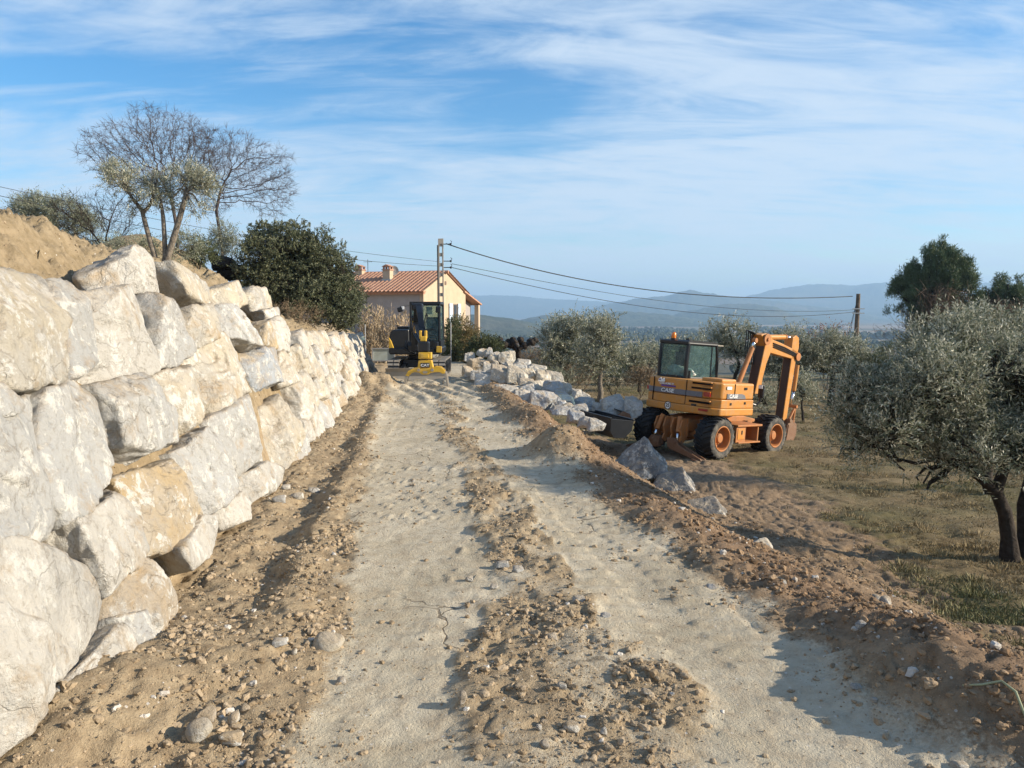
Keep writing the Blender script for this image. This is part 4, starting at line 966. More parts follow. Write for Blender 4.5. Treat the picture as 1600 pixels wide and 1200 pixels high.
# -- bare oaks on the bank: space colonisation
def colonise(attr, root, step, kill, infl, iters, rng, up=.1):
    nodes = [np.array(p, float) for p in root]; par = [-1] + list(range(len(root) - 1)); A = attr.copy()
    near = np.full(len(A), 1e9); ni = np.zeros(len(A), int)
    for k, p in enumerate(nodes):
        d = ((A - p) ** 2).sum(1); m = d < near; near[m] = d[m]; ni[m] = k
    for it in range(iters):
        ok = near < infl ** 2
        if not ok.any(): break
        new0 = len(nodes); vec = {}
        D_ = unit(A[ok] - np.array(nodes)[ni[ok]])
        for k, dv in zip(ni[ok], D_): vec[k] = vec.get(k, 0) + dv
        for k, dv in vec.items():
            q = nodes[k] + step * unit(dv / max(np.linalg.norm(dv), 1e-6) + rng.normal(size=3) * .22 + np.array([0, 0, up])); nodes.append(q); par.append(k)
        Nn = np.array(nodes[new0:])
        d = ((A[:, None] - Nn[None]) ** 2).sum(2); j = d.argmin(1); dm = d[np.arange(len(A)), j]; m = dm < near; near[m] = dm[m]; ni[m] = j[m] + new0
        keep = near > kill ** 2; A, near, ni = A[keep], near[keep], ni[keep]
        if len(A) == 0 or len(nodes) > 14000: break
    return np.array(nodes), np.array(par)
def bare_tree(name, base, crown, root, label, seed, nattr, step, r_tip, expo, bark, twigs=2, tw_len=.35, flat_bottom=None, group=None):
    rng = np.random.RandomState(seed); A, _ = in_blobs(crown, nattr, rng, .42)
    if flat_bottom is not None: A = A[A[:, 2] > flat_bottom]
    N, par = colonise(A, root, step, step * 1.6, step * 9, 120, rng)
    ch = np.zeros(len(N), int); r = np.zeros(len(N))
    for i in range(len(N) - 1, -1, -1):
        if r[i] == 0: r[i] = r_tip ** expo
        if par[i] >= 0: r[par[i]] += r[i]; ch[par[i]] += 1
    rad = r ** (1 / expo)
    kids = [[] for _ in N]
    for i, p in enumerate(par):
        if p >= 0: kids[p].append(i)
    polys = []; stack = [0]
    while stack:                                         # chains along the thickest child
        s = stack.pop(); chain = [s] if par[s] < 0 else [par[s], s]; c = s
        while kids[c]:
            ks = sorted(kids[c], key=lambda q: -rad[q]); stack += ks[1:]; c = ks[0]; chain.append(c)
        rr = rad[chain].copy()
        if par[s] >= 0: rr[0] = rad[s]
        if len(chain) > 1: polys.append((N[chain], rr))
        else: pass
    tips = [i for i in range(len(N)) if rad[i] < r_tip * 3.2]
    for i in tips:
        dv = unit(N[i] - N[par[i]])
        for k in range(twigs):
            e = N[i] + unit(dv + rng.normal(size=3) * .75 + np.array([0, 0, .15])) * tw_len * rng.uniform(.5, 1.2)
            m_ = (N[i] + e) / 2 + rng.normal(size=3) * tw_len * .08
            polys.append((np.array([N[i], m_, e]), np.array([r_tip * .8, r_tip * .6, r_tip * .35])))
    root_o = empty(name, base, 0, label, 'tree', group)
    th = [p for p in polys if p[1][0] > r_tip * 6]; tn = [p for p in polys if p[1][0] <= r_tip * 6]
    link('trunk', tubes_mesh('trunk', th, 7), bark, root_o); link('crown', tubes_mesh('crown', tn, 4), bark, root_o)
    return root_o, N[tips]
def oak(px, py0, Y, crown_px, root_px, label, seed, nattr, step):
    b = at(px, py0, Y); x, y = b[0], b[1]; b = np.array([x, y, gz(x, y) - .1])
    cr = blobs_px(crown_px, Y, b); rt = [at(a, c, Y) - b for a, c in root_px]
    rt = [np.zeros(3)] + rt
    dense = [rt[0]]
    for p in rt[1:]:
        n = max(2, int(np.linalg.norm(p - dense[-1]) / step)); q = dense[-1]
        for k in range(1, n + 1): dense.append(q + (p - q) * k / n)
    return bare_tree('oak_tree', b, cr, dense, label, seed, nattr, step, .0062, 2.25, TWIG, 6, .36)
o1, tips1 = oak(275, 400, 36, [(240, 245, 95, 60, 0), (185, 235, 65, 45, -1), (265, 210, 60, 42, 1), (225, 185, 30, 30, 0), (310, 235, 50, 45, 0)], [(278, 390), (275, 350), (268, 310)], 'large bare oak with a crown of fine twigs behind the silvery olive', 3, 3700, .21)
o2, tips2 = oak(352, 395, 37, [(395, 270, 65, 55, 0), (350, 235, 60, 38, 0), (425, 300, 45, 45, 0), (330, 290, 45, 50, 1), (440, 255, 22, 26, 0)], [(346, 380), (338, 330), (345, 295)], 'bare oak leaning right above the trimmed dark bush', 4, 2800, .21)
def small_bare():
    Y = 24; b = base_at(178, Y); cr = blobs_px([(150, 340, 62, 45, 0), (190, 350, 40, 40, 0), (105, 325, 28, 30, 0), (210, 320, 24, 30, .5)], Y, b)
    z0 = at(178, 388, Y)[2] - b[2]
    rt = [np.array([0, 0, t]) for t in np.linspace(0, max(z0, .3), 6)]
    bare_tree('fruit_tree', b, cr, rt, 'low dark bare tree with tangled twigs above the sandy bank', 6, 1700, .13, .005, 2.2, DARKBARK, 3, .22)
small_bare()
def multi_olive():
    Y = 18; b = base_at(258, Y)
    bl = blobs_px([(192, 282, 34, 24, 0), (180, 272, 20, 18, .2), (243, 290, 34, 34, 0), (240, 265, 26, 16, .2), (300, 288, 34, 26, 0), (322, 292, 16, 14, 0), (285, 310, 22, 20, .2), (215, 310, 20, 22, 0), (308, 325, 14, 16, 0), (255, 320, 20, 14, 0)], Y, b)
    L = lambda *q: np.array([at(px, py, Y) - b for px, py in q])
    z = np.zeros(3)
    tr = [(np.vstack([z + [-.1, 0, 0], L((243, 405), (234, 375), (226, 345), (222, 330), (200, 300))]), np.array([.075, .065, .06, .055, .045, .03])),
          (np.vstack([z, L((258, 400), (257, 370), (255, 340), (252, 318))]), np.array([.07, .06, .055, .05, .035])),
          (np.vstack([z + [.08, 0, 0], L((262, 402), (275, 360), (285, 325), (292, 300))]), np.array([.085, .08, .072, .065, .05])),
          (L((222, 335), (236, 318), (240, 300)), np.array([.045, .035, .03]))]
    sprig_tree('olive_tree', b, bl, tr, 'silvery olive with three bare stems and clipped tufts on the bank', group=None, seed=8, sprigs=2700, per=12, sl=.24, ll=.055, lw=.0095, bark=BARK, gaps=.06, limb_r=.025)
multi_olive()
def shrub(name, px, Y, blobs, label, seed, sprigs, ll, lw, leaf, cat='shrub', group=None, sl=.3, per=10, bark=None, gaps=.05, shell=.35, base_z=None, clump=None):
    b = base_at(px, Y); bl = blobs_px(blobs, Y, b)
    rng = np.random.RandomState(seed)
    st = [(wiggle(np.array([rng.normal() * .15, rng.normal() * .15, 0]), np.array(q[:3]) * rng.uniform(.5, .9), 5, .1, rng), np.linspace(.03, .012, 5)) for q in bl]
    return sprig_tree(name, b, bl, st, label, cat, group, seed, sprigs, per, sl, ll, lw, leaf, bark or DARKBARK, gaps=gaps, limb_r=.02, shell=shell, clump=clump)
# the trimmed bush
shrub('clipped_bush', 465, 27, [(440, 418, 68, 70, -.2), (412, 425, 42, 66, -.6), (495, 432, 60, 66, .5), (532, 465, 36, 60, 1.2), (470, 472, 92, 40, -.3), (540, 490, 28, 34, 1.0), (465, 395, 60, 46, 0)], 'large rounded dark green clipped bush standing above the far wall', 31, 11500, .072, .019, LAUREL_LEAF, 'bush', None, .17, 11, gaps=-.8, shell=.14, clump=(1500, .2))
shrub('silver_shrub', 80, 26, [(60, 335, 36, 26, 0), (100, 345, 34, 30, 0), (130, 360, 26, 26, 0), (40, 328, 18, 16, 0)], 'soft grey green shrub at the left edge behind the sandy bank', 32, 2800, .085, .011, SAGE_LEAF, bark=BARK, sl=.35)
shrub('grey_shrub', 215, 21, [(215, 390, 30, 18, 0), (190, 388, 20, 14, 0), (290, 385, 22, 18, .5), (280, 400, 22, 14, 0)], 'low grey green shrub around the stems of the silvery olive', 33, 1000, .07, .010, SAGE_LEAF, bark=BARK)
shrub('green_shrub', 318, 24, [(318, 395, 20, 14, 0), (305, 400, 14, 12, 0)], 'small bright green shrub between the olive stems and the dark rocks', 34, 450, .06, .014, GREEN_LEAF)
shrub('silver_shrub', 352, 28, [(350, 368, 16, 20, 0), (340, 385, 18, 16, 0), (362, 385, 14, 14, 0)], 'pale grey green shrub touching the left side of the clipped bush', 35, 500, .08, .011, SAGE_LEAF, bark=BARK)
# dry twigs below the bush
shrub('dry_shrub', 450, 24.2, [(450, 492, 30, 14, 0), (480, 495, 26, 12, 0), (425, 480, 16, 14, 0)], 'dry brown twiggy growth under the clipped bush on top of the wall', 36, 420, .05, .007, DRY, bark=DRY)
# shrubs round the house and heap
shrub('garden_shrub', 722, 35, [(722, 525, 20, 26, 0), (712, 545, 18, 22, 0), (735, 540, 16, 22, 0), (728, 560, 20, 14, 0)], 'garden shrub with sunlit yellowish leaves at the house corner', 37, 1100, .10, .022, WARM_LEAF, sl=.35)
shrub('garden_shrub', 705, 34, [(708, 520, 10, 20, 0), (706, 550, 12, 18, 0), (715, 570, 16, 10, 0)], 'dark green shrub between the utility pole and the metal post', 38, 600, .09, .02, GREEN_LEAF)
shrub('garden_shrub', 757, 33, [(755, 545, 22, 20, 0), (770, 550, 16, 16, 0), (745, 560, 20, 16, 0)], 'round green shrub behind the boulder heap', 39, 1000, .09, .02, GREEN_LEAF)
shrub('dry_shrub', 838, 40, [(830, 560, 26, 18, 0), (850, 568, 20, 16, 0), (815, 568, 16, 12, 0)], 'grey twiggy shrub behind the right end of the boulder heap', 40, 700, .08, .010, DRY, bark=DRY)
UB = 'tangled undergrowth along the olive grove'
for i, (px, Y, bl, lab, lf) in enumerate([(965, 34, [(965, 590, 26, 18, 0), (945, 595, 18, 14, 0)], 'dark green bramble around the thin olive trunk', GREEN_LEAF), (1000, 33, [(1000, 595, 22, 16, 0), (1012, 590, 16, 16, 0)], 'rusty dry bramble left of the excavator', DRY),
        (865, 36, [(860, 592, 22, 14, 0), (880, 590, 18, 12, 0)], 'grey green undergrowth right of the boulder heap', SAGE_LEAF), (905, 37, [(905, 585, 22, 14, 0), (925, 585, 14, 12, 0)], 'brownish undergrowth between the two middle olives', DRY), (1235, 36, [(1230, 600, 16, 16, 0), (1215, 605, 14, 12, 0)], 'green undergrowth behind the excavator stick', GREEN_LEAF), (1375, 30, [(1370, 575, 24, 18, 0), (1390, 560, 20, 20, 0)], 'dark undergrowth between the broad olive and the big olive', GREEN_LEAF)]):
    shrub('bramble', px, Y, bl, lab, 60 + i, 420, .09, .014, lf, 'bramble', UB, bark=DRY, gaps=0.1)
shrub('russet_tree', 1288, 45, [(1285, 530, 26, 16, 0), (1300, 518, 18, 16, 0), (1265, 535, 14, 12, 0), (1310, 540, 20, 16, 0)], 'thin tree with sparse russet leaves left of the wooden pole', 70, 190, .10, .028, RED_LEAF, 'tree', None, .6, 7, bark=TWIG, gaps=.15)
def reeds():
    rng = np.random.RandomState(12); Y = 33; root = empty('giant_reed', base_at(600, Y), 0, 'clump of tall dry buff reeds between the clipped bush and the small digger', 'reeds')
    b = np.array(root.location); polys = []; lp, ld = [], []
    for i in range(150):
        px = rng.uniform(566, 655) if i % 3 else rng.uniform(566, 615); y = Y + rng.uniform(-.8, .8); x = at(px, 600, y)[0]; z = gz(x, y)
        top = at(px + rng.normal() * 5, rng.uniform(478, 545) + (8 if px > 630 else 0), y)
        P = wiggle(np.array([x, y, z]) - b, top - b, 5, .04, rng); polys.append((P, np.linspace(.013, .006, 5)))
        for k in range(26):
            t = rng.rand() ** .55; j = t * 4; a = int(min(j, 3)); q = P[a] + (P[a + 1] - P[a]) * (j - a); lp.append(q); ld.append(unit(rng.normal(size=3) * .7 + np.array([0, 0, .4 + t])))
    link('stems', tubes_mesh('stems', polys, 4), REED, root)
    link('leaves', leaves_mesh('leaves', np.array(lp), np.array(ld), rng.uniform(.12, .35, len(lp)), .018, rng), REED, root)
reeds()
# -- pines
def pine(px, Y, blobs, label, seed, n, dead):
    b = base_at(px, Y); bl = blobs_px(blobs, Y, b); rng = np.random.RandomState(seed)
    root = empty('pine_tree', b, 0, label, 'tree', 'pines beyond the grove')
    cc, _ = in_blobs(bl, 150, rng, .34); cl = [(*c, *(np.array([.8, .8, 1.15]) * rng.uniform(.3, .62))) for c in cc]
    P, d = in_blobs(cl, n, rng, .6); d = unit(d + np.array([0, 0, .8])); m = len(P)
    per = 26; o = unit(d[:, None] * .5 + rng.normal(size=(m, per, 3)) * .7 + np.array([0, 0, .45]))
    pts = P[:, None] + rng.normal(size=(m, per, 3)) * np.array([.11, .11, .11])
    link('crown', leaves_mesh('crown', pts.reshape(-1, 3), o.reshape(-1, 3), rng.uniform(.16, .34, m * per), .022, rng), PINE_LEAF, root)
    topz = max(q[2] + q[5] for q in bl); ax = np.array([np.mean([q[0] for q in bl]), np.mean([q[1] for q in bl]), topz * .92])
    T = wiggle(np.zeros(3), ax, 9, .03, rng); polys = [(T, np.linspace(.24, .04, 9))]
    for i in rng.permutation(m)[:140]:
        j = int(np.clip((P[i, 2] / topz * .8) * 8, 1, 8)); polys.append((wiggle(T[j], P[i], 5, .08, rng, -.1), np.linspace(.05, .012, 5)))
    link('trunk', tubes_mesh('trunk', polys, 7), DARKBARK, root)
    tw = []
    D_, _ = in_blobs(blobs_px(dead, Y, b), 260, rng, .6)
    for q in D_:
        j = T[int(np.clip(q[2] / topz * 8 - 1, 0, 8))]; a = q + (j - q) * .55; w = wiggle(a, q, 4, .12, rng); tw.append((w, np.linspace(.02, .008, 4)))
        for k in range(5): s0 = w[rng.randint(1, 4)]; tw.append((np.array([s0, s0 + rng.normal(size=3) * .22, s0 + rng.normal(size=3) * .4]), np.array([.010, .008, .005])))
    link('dead_twigs', tubes_mesh('dead_twigs', tw, 3), BROWNBRUSH, root)
pine(1455, 56, [(1465, 415, 40, 34, 0), (1440, 440, 36, 34, 0), (1485, 440, 38, 36, 0), (1470, 395, 16, 18, 0), (1425, 455, 26, 28, 0), (1400, 450, 12, 14, 0), (1505, 460, 26, 32, 0), (1450, 480, 50, 30, 0), (1378, 485, 8, 7, 0), (1410, 490, 22, 16, 0), (1440, 505, 40, 16, 0)], 'large dark pine rising behind the olives at the right', 51, 2100, [(1470, 470, 48, 36, -1.8), (1420, 500, 36, 18, -1), (1500, 485, 30, 26, -1), (1390, 520, 36, 6, 0)])
pine(1568, 58, [(1565, 455, 26, 24, 0), (1585, 470, 30, 30, 0), (1545, 485, 24, 24, 0), (1600, 490, 36, 30, 0), (1570, 500, 40, 24, 0)], 'smaller dark pine cut by the right edge behind the olives', 52, 2000, [(1570, 490, 40, 24, -1.5)])
# -- pollarded tree
def pollard():
    Y = 36; b = base_at(812, Y); rng = np.random.RandomState(2); L = lambda px, py, dy=0: at(px, py, Y + dy) - b
    root = empty('pollarded_tree', b, 0, 'dark pollarded tree with short knobbly arms behind the boulder heap', 'tree')
    polys = [(np.vstack([[0, 0, 0], L(811, 560), L(809, 545)]), np.array([.17, .13, .14]))]
    knobs = []
    for pts in ([(808, 546), (798, 540), (788, 538), (781, 531)], [(809, 545), (804, 535), (802, 531)], [(810, 546), (820, 540), (832, 535)], [(810, 546), (815, 536), (813, 531)], [(820, 540), (828, 534), (836, 532)], [(800, 541), (794, 534)], [(795, 540), (786, 541)]):
        P = np.array([L(px, py, rng.normal() * .25) for px, py in pts]); polys.append((P, np.linspace(.11, .085, len(P)))); knobs += list(P[1:])
    link('trunk', tubes_mesh('trunk', polys, 8), DARKBARK, root)
    V, Fs = [], []; d, f = ico(3)
    for i, k in enumerate(knobs):
        n = fbm(d[:, 0] * 2 + i, d[:, 1] * 2, d[:, 2] * 2, i, 3); V.append(k + d * (.15 + .07 * n)[:, None]); Fs.append(f + i * len(d))
    link('knobs', npmesh('knobs', np.concatenate(V), np.concatenate(Fs), True), DARKBARK, root)
pollard()
# -- rocks in the bush's shade, that shade also put into their near black colour
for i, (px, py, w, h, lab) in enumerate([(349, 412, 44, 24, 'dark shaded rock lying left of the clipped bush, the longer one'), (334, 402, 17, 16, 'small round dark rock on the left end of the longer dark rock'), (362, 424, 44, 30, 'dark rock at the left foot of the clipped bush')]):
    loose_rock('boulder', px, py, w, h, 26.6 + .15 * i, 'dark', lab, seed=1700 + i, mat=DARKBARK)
# -- grass of the field
def grass():
    rng = np.random.RandomState(17); n = 300000
    y = np.exp(rng.uniform(np.log(4.0), np.log(48), n)); x = rng.uniform(-.1, .85, n) * y + rng.uniform(0, 3, n)
    w, s, loose, gr, rust, lc = masks(x, y); cl = fbm(x * .9, y * .9, seed=19, octv=4)
    keep = (rng.rand(n) < gr * (.25 + .9 * sstep(-.15, .4, cl))) & (y < 46); x, y, cl = x[keep], y[keep], cl[keep]; n = len(x)
    z = hgt(x, y, False); P = np.stack([x, y, z - .01], 1)
    D_ = unit(rng.normal(size=(n, 3)) * np.array([.6, .6, .2]) + np.array([0, 0, .75]))
    L = rng.uniform(.025, .075, n) * (.7 + .018 * y) * (1 + .8 * sstep(.1, .5, cl))
    Wd = .0035 + .00022 * y
    m = 1500; ty = np.exp(rng.uniform(np.log(5.0), np.log(40), m)); tx = rng.uniform(.0, .85, m) * ty + rng.uniform(0, 3, m); tg = masks(tx, ty)[3]
    k = rng.rand(m) < tg * (.3 + .7 * sstep(-.1, .3, fbm(tx * .4, ty * .4, seed=37, octv=3))); tx, ty = tx[k], ty[k]; m = len(tx); nb = 34
    bx = np.repeat(tx, nb) + rng.normal(size=m * nb) * .05; by = np.repeat(ty, nb) + rng.normal(size=m * nb) * .05; hh = np.repeat(rng.uniform(.05, .15, m), nb)
    TP = np.stack([bx, by, hgt(bx, by, False) - .01], 1); TD = unit(np.stack([bx - np.repeat(tx, nb), by - np.repeat(ty, nb), np.full(m * nb, .12)], 1) + rng.normal(size=(m * nb, 3)) * .03)
    P = np.vstack([P, TP]); D_ = np.vstack([D_, TD]); L = np.concatenate([L, hh * rng.uniform(.5, 1, m * nb)]); Wd = np.concatenate([Wd, .0035 + .0002 * by]); x = np.concatenate([x, bx]); y = np.concatenate([y, by]); n = len(P)
    me = leaves_mesh('dry_grass', P, D_, L, Wd, rng)
    g2 = fbm(x * .45, y * .45, seed=29, octv=3); u = np.clip(sstep(.05, .5, g2) * .7 + rng.rand(n) * .4 - .12, 0, 1)
    color_attr(me, 'green', np.repeat(np.stack([u, rng.rand(n), u], 1), 4, 0))
    q = NT('grass_blade'); a = q.new('ShaderNodeAttribute', attribute_name='green'); sp = q.new('ShaderNodeSeparateColor'); q.l.new(a.outputs['Color'], sp.inputs[0])
    c = q.mix(sp.outputs[0], q.ramp(sp.outputs[1], [(0, (.17, .125, .065)), (1, (.40, .315, .185))]), q.ramp(sp.outputs[1], [(0, (.075, .09, .032)), (1, (.16, .17, .07))]))
    o = link('dry_grass', me, q.base(c, .8, .2)); o['kind'] = 'stuff'
    print('grass', n)
grass()
# -- woods and hedges of the plain: read as masses
def woods():
    rng = np.random.RandomState(23)
    strips = []
    for i in range(34):
        r = rng.uniform(500, 2600); az = rng.uniform(-.12, .72); strips.append((r, az, rng.uniform(40, 240), rng.uniform(8, 30), rng.uniform(-.15, .15), rng.uniform(6, 12)))
    strips += [(760, .06, 260, 30, .05, 12), (900, .16, 220, 25, 0, 13), (620, .30, 160, 20, .0, 11), (700, -.03, 200, 20, .1, 8), (1300, .1, 500, 40, 0, 12), (1500, .34, 600, 60, 0, 12), (1100, .46, 400, 40, .1, 12), (1900, .05, 700, 60, 0, 12)]
    V, Fs, b = [], [], 0; d, f = ico(2)
    for r, az, ln, dp, rot, h in strips:
        m = int(ln / 9 * max(1, dp / 18))
        for k in range(m):
            a, c = rng.uniform(-ln / 2, ln / 2), rng.uniform(-dp / 2, dp / 2); cx = r * math.sin(az) + a * math.cos(rot) ; cy = r * math.cos(az) + a * math.sin(rot) + c
            hh = h * rng.uniform(.6, 1.15); ww = hh * rng.uniform(.4, .7); zz = gz(cx, cy)
            n = fbm(d[:, 0] * 2.2 + k, d[:, 1] * 2.2 + r, d[:, 2] * 2.2, 3, 3)
            V.append(np.array([cx, cy, zz + hh * .48]) + d * np.array([ww, ww, hh * .55]) * (1 + .5 * n)[:, None]); Fs.append(f + b); b += len(d)
    o = link('far_woods', npmesh('far_woods', np.concatenate(V), np.concatenate(Fs), False), FAR_LEAF); o['kind'] = 'stuff'
woods()
# ------------------------------------------------------------------ house, poles, wires, posts
PLASTER = simple('sand_render', (.475, .375, .27), .9, .15, 0, .07, 2, (.36, .28, .20), .4, .15)
SHADEPL = simple('shaded_render', (.34, .31, .30), .9, .15, 0, .05, 3, (.25, .22, .2), .25, .15)  # render greyed so the shade on long wall and porch is in the colour
SHUT = simple('blue_grey_shutter', (.42, .50, .58), .6, .3, 0, .05, 8)
GLASSD = simple('window_glass', (.03, .035, .04), .08, .5)
REVEAL = simple('window_recess', (.20, .155, .12), .8, .2)
def tile_mat():
    q = NT('terracotta_tile'); v = q.co(); n = q.noise(v, 3.5, 5, .7); n2 = q.noise(v, 14, 3, .6)
    c = q.mix(q.ramp(n, [(.35, 0.), (.65, 1.)]), (.34, .17, .115), (.46, .275, .19)); c = q.mix(q.ramp(n2, [(.5, 0.), (.7, .6)]), c, (.55, .33, .21))
    return q.base(c, .85, .2)
TILE = tile_mat()
CONC = simple('old_concrete', (.33, .30, .26), .9, .15, 0, .14, 4, (.2, .17, .14), .4, .3)
WOODP = bark_mat('weathered_pole_wood', (.10, .075, .055), (.19, .15, .115), 6)
STEEL = simple('galvanised_steel', (.38, .39, .40), .5, .5, .6, .08, 10)
WIRE = simple('black_cable', (.02, .02, .022), .6, .3); BLACKP = simple('black_plastic', (.015, .016, .018), .5, .4)
def house():
    th = R(17); c0 = np.array([at(662, 455, 45)[0], 45.0])
    root = empty('house', (c0[0], c0[1], 0.0), -th, 'sand coloured house with a red tiled roof and blue shutters behind the small digger', 'house')
    # local: x to the left is negative along the long wall, +y along the gable (depth 7 m), gable plane x = 0
    Wd, Ln, He, Hr, zb = 7.0, 12.0, 3.40, 4.62, -.3
    mb = MB()
    mb.prism([(0.002, zb), (Wd, zb), (Wd, He), (Wd / 2, Hr), (0.002, He)], 'x', -.02, -.25)
    mb.build('gable_wall', PLASTER, root)
    mb = MB(); mb.box((-Ln / 2 - .26, .12, (zb + He - .08) / 2), (Ln, .24, He - .08 - zb)); mb.box((-Ln / 2 - .26, Wd - .12, (zb + He - .08) / 2), (Ln, .24, He - .08 - zb)); mb.box((-Ln - .1, Wd / 2, (zb + He) / 2 - .1), (.3, Wd - .5, He - zb - .2)); mb.build('long_wall', SHADEPL, root)
    # roof: rows of half-round tiles
    def slope(y0, z0, y1, z1, name):
        nx, ny = 12 * 40, 13; xs = np.linspace(-Ln - .5, .16, nx); V = []
        d = np.array([y1 - y0, z1 - z0]); L = np.hypot(*d); nrm = np.array([-d[1], d[0]]) / L * (1 if y1 > y0 else -1)
        us = []
        for k in range(ny): us += [k / ny, (k + .96) / ny]
        for u in us:
            frac = (u * ny) % 1
            hgt_ = .11 * np.abs(np.sin(xs * math.pi / .27)) + .02 * (1 - frac)
            V.append(np.stack([xs, y0 + d[0] * u + nrm[0] * hgt_, z0 + d[1] * u + nrm[1] * hgt_], 1))
        V = np.concatenate(V); m = len(us); i = np.arange((nx - 1) * (m - 1)); a = (i // (nx - 1)) * nx + i % (nx - 1)
        return V, np.stack([a, a + 1, a + nx + 1, a + nx], 1)
    s = (Hr - He) / (Wd / 2); e = .42
    V1, F1 = slope(-e, He + .06 - s * e, Wd / 2, Hr + .06, 'a'); V2, F2 = slope(Wd + e, He + .06 - s * e, Wd / 2, Hr + .06, 'b')
    rf = link('roof', npmesh('roof', np.vstack([V1, V2]), np.vstack([F1, F2 + len(V1)]), True), TILE, root)
    mb = MB(); mb.tube([(-Ln - .5, Wd / 2, Hr + .07), (.17, Wd / 2, Hr + .07)], .10, 10); mb.build('ridge_tiles', TILE, rf)
    mb = MB(); mb.box((-Ln / 2, -.14, He - .13), (Ln + .2, .26, .10)); mb.box((-Ln / 2, -.20, He - .03), (Ln + .3, .36, .08)); mb.build('eaves_cornice', TILE, rf)
    # main chimney stack on the front slope
    def chim(x, y, w, zt, zb2, name='chimney'):
        c = MB().box((x, y, (zt + zb2) / 2), (w, w, zt - zb2)).build(name, PLASTER, rf)
        t = MB(); t.box((x, y, zt + .03), (w + .1, w + .1, .06))
        for a, b in ((-1, -1), (1, -1), (-1, 1), (1, 1)): t.box((x + a * w * .38, y + b * w * .38, zt + .14), (.1, .1, .16))
        t.build('chimney_cap', TILE, c); MB().prism([(-.28, 0), (.28, 0), (0, .16)], 'y', -.3, .3)
        k = MB(); k.prism([(x - .3, zt + .22), (x + .3, zt + .22), (x, zt + .36)], 'y', y - .3, y + .3); k.build('chimney_hood', TILE, c)
        MB().box((x, y, zb2 + .25), (w + .12, w + .12, .12)).build('lead_flashing', STEEL, c); return c
    def on_front(px, y):          # local x of a photo column on the slope at depth y
        for x in np.linspace(0, -12, 1200):
            wx = c0[0] + x * math.cos(th) + y * math.sin(th); wy = c0[1] - x * math.sin(th) + y * math.cos(th)
            if CX + F * wx / wy <= px: return x
        return -3
    chim(on_front(608, 1.9), 1.9, .48, 4.75, 3.9); chim(on_front(565, 3.1), 3.1, .5, 4.85, 4.2)
    xa = on_front(577, 3.3); a = MB(); a.cyl((xa, 3.3, 4.4), (xa, 3.3, 5.55), .02, 6); a.cyl((xa - .3, 3.3, 5.4), (xa + .3, 3.3, 5.4), .012, 5); a.build('aerial', WIRE, rf)
    xd = on_front(617, 2.4); d = MB(); d.lathe([(.0, 0), (.15, .02), (.30, .08), (.30, .09), (.15, .035), (0, .015)], (xd, 2.4, 4.75), (.5, -.8, .2), 20); d.cyl((xd, 2.5, 4.2), (xd, 2.45, 4.75), .02, 6); d.build('satellite_dish', simple('dish_grey', (.28, .27, .26), .6), rf)
    # gable window with open shutters
    def gy(px):                   # local y on the gable plane of a photo column
        for y in np.linspace(0, 9, 2000):
            if CX + F * (c0[0] + y * math.sin(th)) / (c0[1] + y * math.cos(th)) >= px: return y
        return 9
    ya, yb, yc, yd = gy(701.5), gy(707), gy(715), gy(719.5)
    zt, zl = 2.72, 1.45
    w = MB().box((-.06, (yb + yc) / 2, (zt + zl) / 2), (.10, yc - yb, zt - zl)).build('window', REVEAL, root)
    MB().box((-.005, (yb + yc) / 2 + .1, (zt + zl) / 2), (.03, (yc - yb) * .5, (zt - zl) * .9)).build('pane', GLASSD, w)
    MB().box((.03, (yb + yc) / 2, zl - .05), (.14, yc - yb + .2, .08)).build('sill', PLASTER, w)
    for y0, y1 in ((ya, yb), (yc, yd)):
        s_ = MB().box((.035, (y0 + y1) / 2, (zt + zl) / 2), (.05, (y1 - y0) * .94, zt - zl + .05)).build('shutter', SHUT, w)
        for k in range(2): MB().box((.068, (y0 + y1) / 2, zl + .2 + k * .85), (.02, (y1 - y0) * .85, .08)).build('shutter_batten', SHUT, s_)
    MB().box((.01, gy(697), 4.0), (.03, .22, .22)).build('attic_vent', REVEAL, root)
    # lower porch at the back corner
    y1, y2 = Wd + .05, Wd + 2.6
    MB().prism([(y1, zb), (y1 + .1, zb), (y1 + .1, He - .25), (y1, He - .2)], 'x', -.9, -.65).build('porch_wall', SHADEPL, root)
    MB().prism([(y1 + .12, zb), (y2 - .17, zb), (y2 - .17, He - .62), (y1 + .12, He - .22)], 'x', -.75, -.55).build('porch_side_wall', SHADEPL, root)
    MB().box((-.12, y2, 1.2), (.3, .3, 3.0)).build('porch_pillar', PLASTER, root)
    MB().prism([(y1 - .5, He + .12), (y2 + .35, He - .72), (y2 + .35, He - .62), (y1 - .5, He + .22)], 'x', -6, .12).build('porch_roof', TILE, root)
house()
